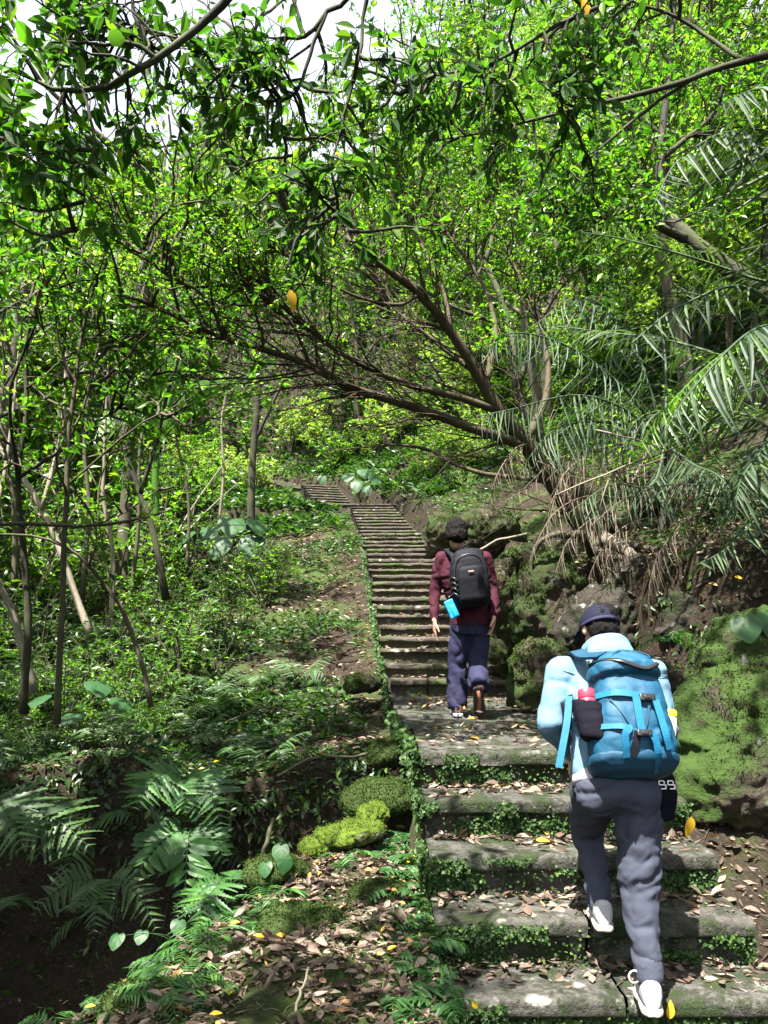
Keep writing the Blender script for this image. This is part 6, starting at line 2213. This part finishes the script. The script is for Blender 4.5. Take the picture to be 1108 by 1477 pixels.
b = MB()
zp = [SL(-.138, .90), SL(-.115, .87), SL(-.06, .83), SL(0, .785), SL(.045, .77), SL(.08, .80), SL(.112, .84), SL(.136, .86)]
zz = resample(np.array(zp), 26)
ribbon(b, zz, nrm(pw + pv * .3), .016, .004)
b.build('lid_zipper', M['buckle'], bp)
b = MB()
ribbon(b, resample(np.array([SL(-.075, .90), SL(-.04, .945), SL(.02, .955), SL(.07, .92), SL(.085, .88)]), 20), nrm(pw + pv * .6), .004, .002)
b.build('lid_seam', M['teal_dark'], bp)


def strap(name, pix, w, mat_, off=.006, th=.0025, loose=0):
    b = MB()
    pts = [S(*UV(*q), off + (loose * i / len(pix))) for i, q in enumerate(pix)]
    ribbon(b, resample(np.array(pts), 16), pw, w, th)
    return b.build(name, M[mat_], bp, smooth=False)


strap('compression_strap', [(861, 996), (880, 1000), (900, 1003), (921, 1007)], .026, 'teal_strap', .012)
strap('compression_strap', [(870, 1045), (890, 1049), (908, 1053)], .022, 'teal_strap', .010)
strap('hanging_strap', [(912, 1008), (916, 1035), (921, 1062)], .030, 'teal_strap', .018)
strap('hanging_strap', [(903, 1054), (898, 1062), (899, 1080), (900, 1096)], .028, 'teal_strap', .016)
strap('hanging_strap', [(940, 1014), (948, 1040), (955, 1064), (961, 1084)], .028, 'teal_strap', .022)
strap('hanging_strap', [(933, 1060), (941, 1075), (944, 1095), (944, 1117)], .028, 'teal_strap', .020)
strap('dark_strap', [(916, 1058), (913, 1075), (908, 1094)], .028, 'black_nylon', .010)
strap('seam', [(880, 1008), (895, 1030), (906, 1048)], .006, 'teal_dark', .005, .002)
strap('seam', [(933, 1018), (930, 1040), (926, 1056)], .010, 'teal_dark', .006, .002)
for (px, py, sx, sy) in ((928, 1010, .032, .014), (924, 1061, .030, .013)):
    b = MB()
    c = S(*UV(px, py), .016)
    box(b, c, pu * sx, pv * sy, pw * .008, .25)
    box(b, c + pw * .008, pu * sx * .45, pv * sy * .55, pw * .005, .25)
    b.build('buckle', M['buckle'], bp)
for pix in ([(845, 961), (852, 962)],):
    b = MB()
    c = SL(-.138, .90)
    box(b, c, pu * .006, pv * .014, pw * .006)
    b.build('zip_pull', M['buckle'], bp)
# side pocket of black mesh
b = MB()
lp = Q(852, 1040, 3.10)
lx = nrm(np.array([.93, -.36, -.08]))
lv = nrm(pv - pu * .10)
ln_ = np.cross(lx, lv)
loft(b, [(lp - lv * .085 + ln_ * .0, lx * .050, ln_ * .045, 3), (lp - lv * .07, lx * .058, ln_ * .055, 3), (lp, lx * .060, ln_ * .06, 3), (lp + lv * .072 + lx * .002, lx * .062, ln_ * .055, 3), (lp + lv * .078 + lx * .002, lx * .058, ln_ * .05, 3)], 28)
put(remesh(b, .006, 2, wrinkle(.004, 16, 3)), 'mesh_pocket', M['mesh'], bp)
# right hand mesh pocket
b = MB()
rp = Q(961, 1074, 3.14)
loft(b, [(rp - pv * .085, pu * .02, pw * .04), (rp - pv * .05, pu * .036, pw * .06), (rp + pv * .02, pu * .042, pw * .062), (rp + pv * .06, pu * .042, pw * .06)], 20)
put(remesh(b, .007, 2, wrinkle(.004, 16, 3)), 'mesh_pocket', M['mesh'], bp)
# shoulder straps
b = MB()
ribbon(b, resample(np.array([SL(-.10, .93, .0), Q(842, 946, 3.30), Q(832, 940, 3.38), Q(826, 944, 3.5), Q(822, 965, 3.60), Q(818, 1000, 3.62)]), 18), nrm(np.array([-.2, -.5, .8])), .055, .007)
b.build('shoulder_strap', M['teal_dark'], bp, smooth=False)
b = MB()
ribbon(b, resample(np.array([SL(.09, .94, .0), Q(922, 952, 3.32), Q(928, 948, 3.42), Q(930, 960, 3.56), Q(930, 1000, 3.62)]), 18), nrm(np.array([.2, -.5, .8])), .055, .007)
b.build('shoulder_strap', M['teal_dark'], bp, smooth=False)
b = MB()
ribbon(b, resample(np.array([Q(821, 1004, 3.22), Q(818, 1040, 3.18), Q(812, 1075, 3.15), Q(806, 1107, 3.13)]), 12), nrm(np.array([-.25, -1, .1])), .028, .0025)
b.build('hanging_strap', M['teal_strap'], bp, smooth=False)
b = MB()
ribbon(b, resample(np.array([Q(822, 1002, 3.24), Q(827, 1020, 3.22), Q(832, 1040, 3.2)]), 8), nrm(np.array([-.2, -1, .1])), .02, .003)
ribbon(b, resample(np.array([Q(815, 1012, 3.26), Q(818, 1030, 3.25), Q(818, 1052, 3.25)]), 8), nrm(np.array([-.2, -1, .1])), .04, .004)
b.build('hip_belt', M['black_nylon'], bp)
rebase(bp, PB)
# bottles in the side pockets
bt = thing('bottle', 'red bottle top sticking out of the black left pocket of the teal backpack', 'bottle', Q(848, 1030, 3.13))
b = MB()
c = Q(848, 1022, 3.10)
ax = nrm(pv)
loft(b, [(c + ax * a, pu * r, np.cross(ax, pu) * r) for a, r in ((-.08, .031), (.035, .033), (.040, .031))], 24)
b.build('bottle_body', M['red'], bt)
b = MB()
loft(b, [(c + ax * a, pu * r, np.cross(ax, pu) * r) for a, r in ((.0405, .032), (.043, .034), (.072, .034), (.078, .032), (.080, .026))], 24)
b.build('lid', M['red'], bt)
rebase(bt, c)
bt = thing('bottle', 'cream cup with a yellow lid in the right pocket of the teal backpack', 'bottle', Q(965, 1050, 3.15))
c = Q(962, 1054, 3.13)
ax = nrm(pv + .12 * pu)
B2 = np.cross(ax, pu)
b = MB()
loft(b, [(c + ax * a, pu * r, B2 * r) for a, r in ((-.09, .030), (-.02, .036), (.045, .041), (.048, .040))], 24)
b.build('bottle_body', M['cream'], bt)
b = MB()
loft(b, [(c + ax * a, pu * r, B2 * r) for a, r in ((.0485, .041), (.052, .043), (.072, .043), (.080, .040), (.082, .034))], 24)
b.build('lid', M['yellow_cap'], bt)
rebase(bt, c)
# black bag hanging under the pack
hb_ = thing('pouch', 'black pouch with small white marks hanging under the teal backpack', 'pouch', Q(955, 1150, 3.15))
c = Q(956, 1148, 3.16)
b = MB()
loft(b, [(c - Zv * .10, X * .03, Yv * .025, 3), (c - Zv * .085, X * .048, Yv * .035, 3), (c, X * .055, Yv * .045, 3), (c + Zv * .07, X * .048, Yv * .04, 3), (c + Zv * .12, X * .02, Yv * .02, 3)], 24)
put(remesh(b, .007, 2, wrinkle(.007, 14, 6)), 'pouch_body', M['mesh'], hb_)
for dx in (-.012, .024):
    b = MB()
    cc = c + np.array([dx - .008, -.052, .055])
    for (ox, oz, wx, wz) in ((0, .016, .011, .0022), (0, .0, .011, .0022), (0, -.016, .011, .0022), (-.011, .008, .0022, .009), (.011, -.008, .0022, .009), (.011, .010, .0022, .005)):
        box(b, cc + np.array([ox + oz * -.35, 0, oz]), X * wx, np.array([0, .002, 0]), Zv * wz, .2)
    b.build('white_mark', M['white'], hb_)
b = MB()
tubes(b, resample(np.array([c + Zv * .11, c + np.array([-.02, -.01, .16]), S(*UV(950, 1105))]), 8), np.full(8, .006), 6)
b.build('cord', M['buckle'], hb_)
rebase(hb_, Q(955, 1150, 3.15))
# ------------------------------------------------------------------ light, sky, camera
w = bpy.data.worlds.new("World")
scene.world = w
w.use_nodes = True
nt = w.node_tree
nt.nodes.clear()
sky = nt.nodes.new('ShaderNodeTexSky')
sky.sky_type = 'NISHITA'
sky.sun_disc = False
el = math.asin(SUN_DIR[2])
az = math.atan2(SUN_DIR[0], SUN_DIR[1])
sky.sun_elevation = el
sky.sun_rotation = az
sky.air_density = 1.0
sky.dust_density = 2.5
bg = nt.nodes.new('ShaderNodeBackground')
bg.inputs[1].default_value = .085
out = nt.nodes.new('ShaderNodeOutputWorld')
hs = nt.nodes.new('ShaderNodeHueSaturation')
hs.inputs['Saturation'].default_value = .35
hs.inputs['Value'].default_value = 1.0
nt.links.new(sky.outputs[0], hs.inputs['Color'])
nt.links.new(hs.outputs[0], bg.inputs[0])
nt.links.new(bg.outputs[0], out.inputs[0])

sl = bpy.data.lights.new('sun', 'SUN')
sl.energy = 5.0
sl.angle = math.radians(.55)
sl.color = (1, .95, .86)
so = bpy.data.objects.new('sun', sl)
link(so)
so.rotation_euler = Vector(SUN_DIR).to_track_quat('Z', 'Y').to_euler()
so.location = (-6, -6, 14)

cam = bpy.data.cameras.new('camera')
cam.sensor_fit = 'VERTICAL'
cam.sensor_height = 36
cam.sensor_width = 27
cam.lens = F / 1477 * 36
cam.shift_y = (HY - 738.5) / 1477
cam.clip_start = .05
cam.clip_end = 1000
co_ = bpy.data.objects.new('camera', cam)
link(co_)
co_.location = (0, 0, 0)
co_.rotation_euler = (math.pi / 2, 0, 0)
scene.camera = co_

scene.view_settings.view_transform = 'Standard'
scene.view_settings.look = 'None'
scene.view_settings.exposure = EXPOSURE
scene.view_settings.gamma = 1
scene.render.engine = 'CYCLES'
cy = scene.cycles
cy.max_bounces = 8
cy.diffuse_bounces = 4
cy.glossy_bounces = 2
cy.transmission_bounces = 5
cy.transparent_max_bounces = 8
cy.caustics_reflective = False
cy.caustics_refractive = False
cy.sample_clamp_indirect = 6
cy.use_denoising = True
try:
    cy.denoiser = 'OPENIMAGEDENOISE'
    cy.denoising_input_passes = 'RGB_ALBEDO_NORMAL'
except Exception:
    pass
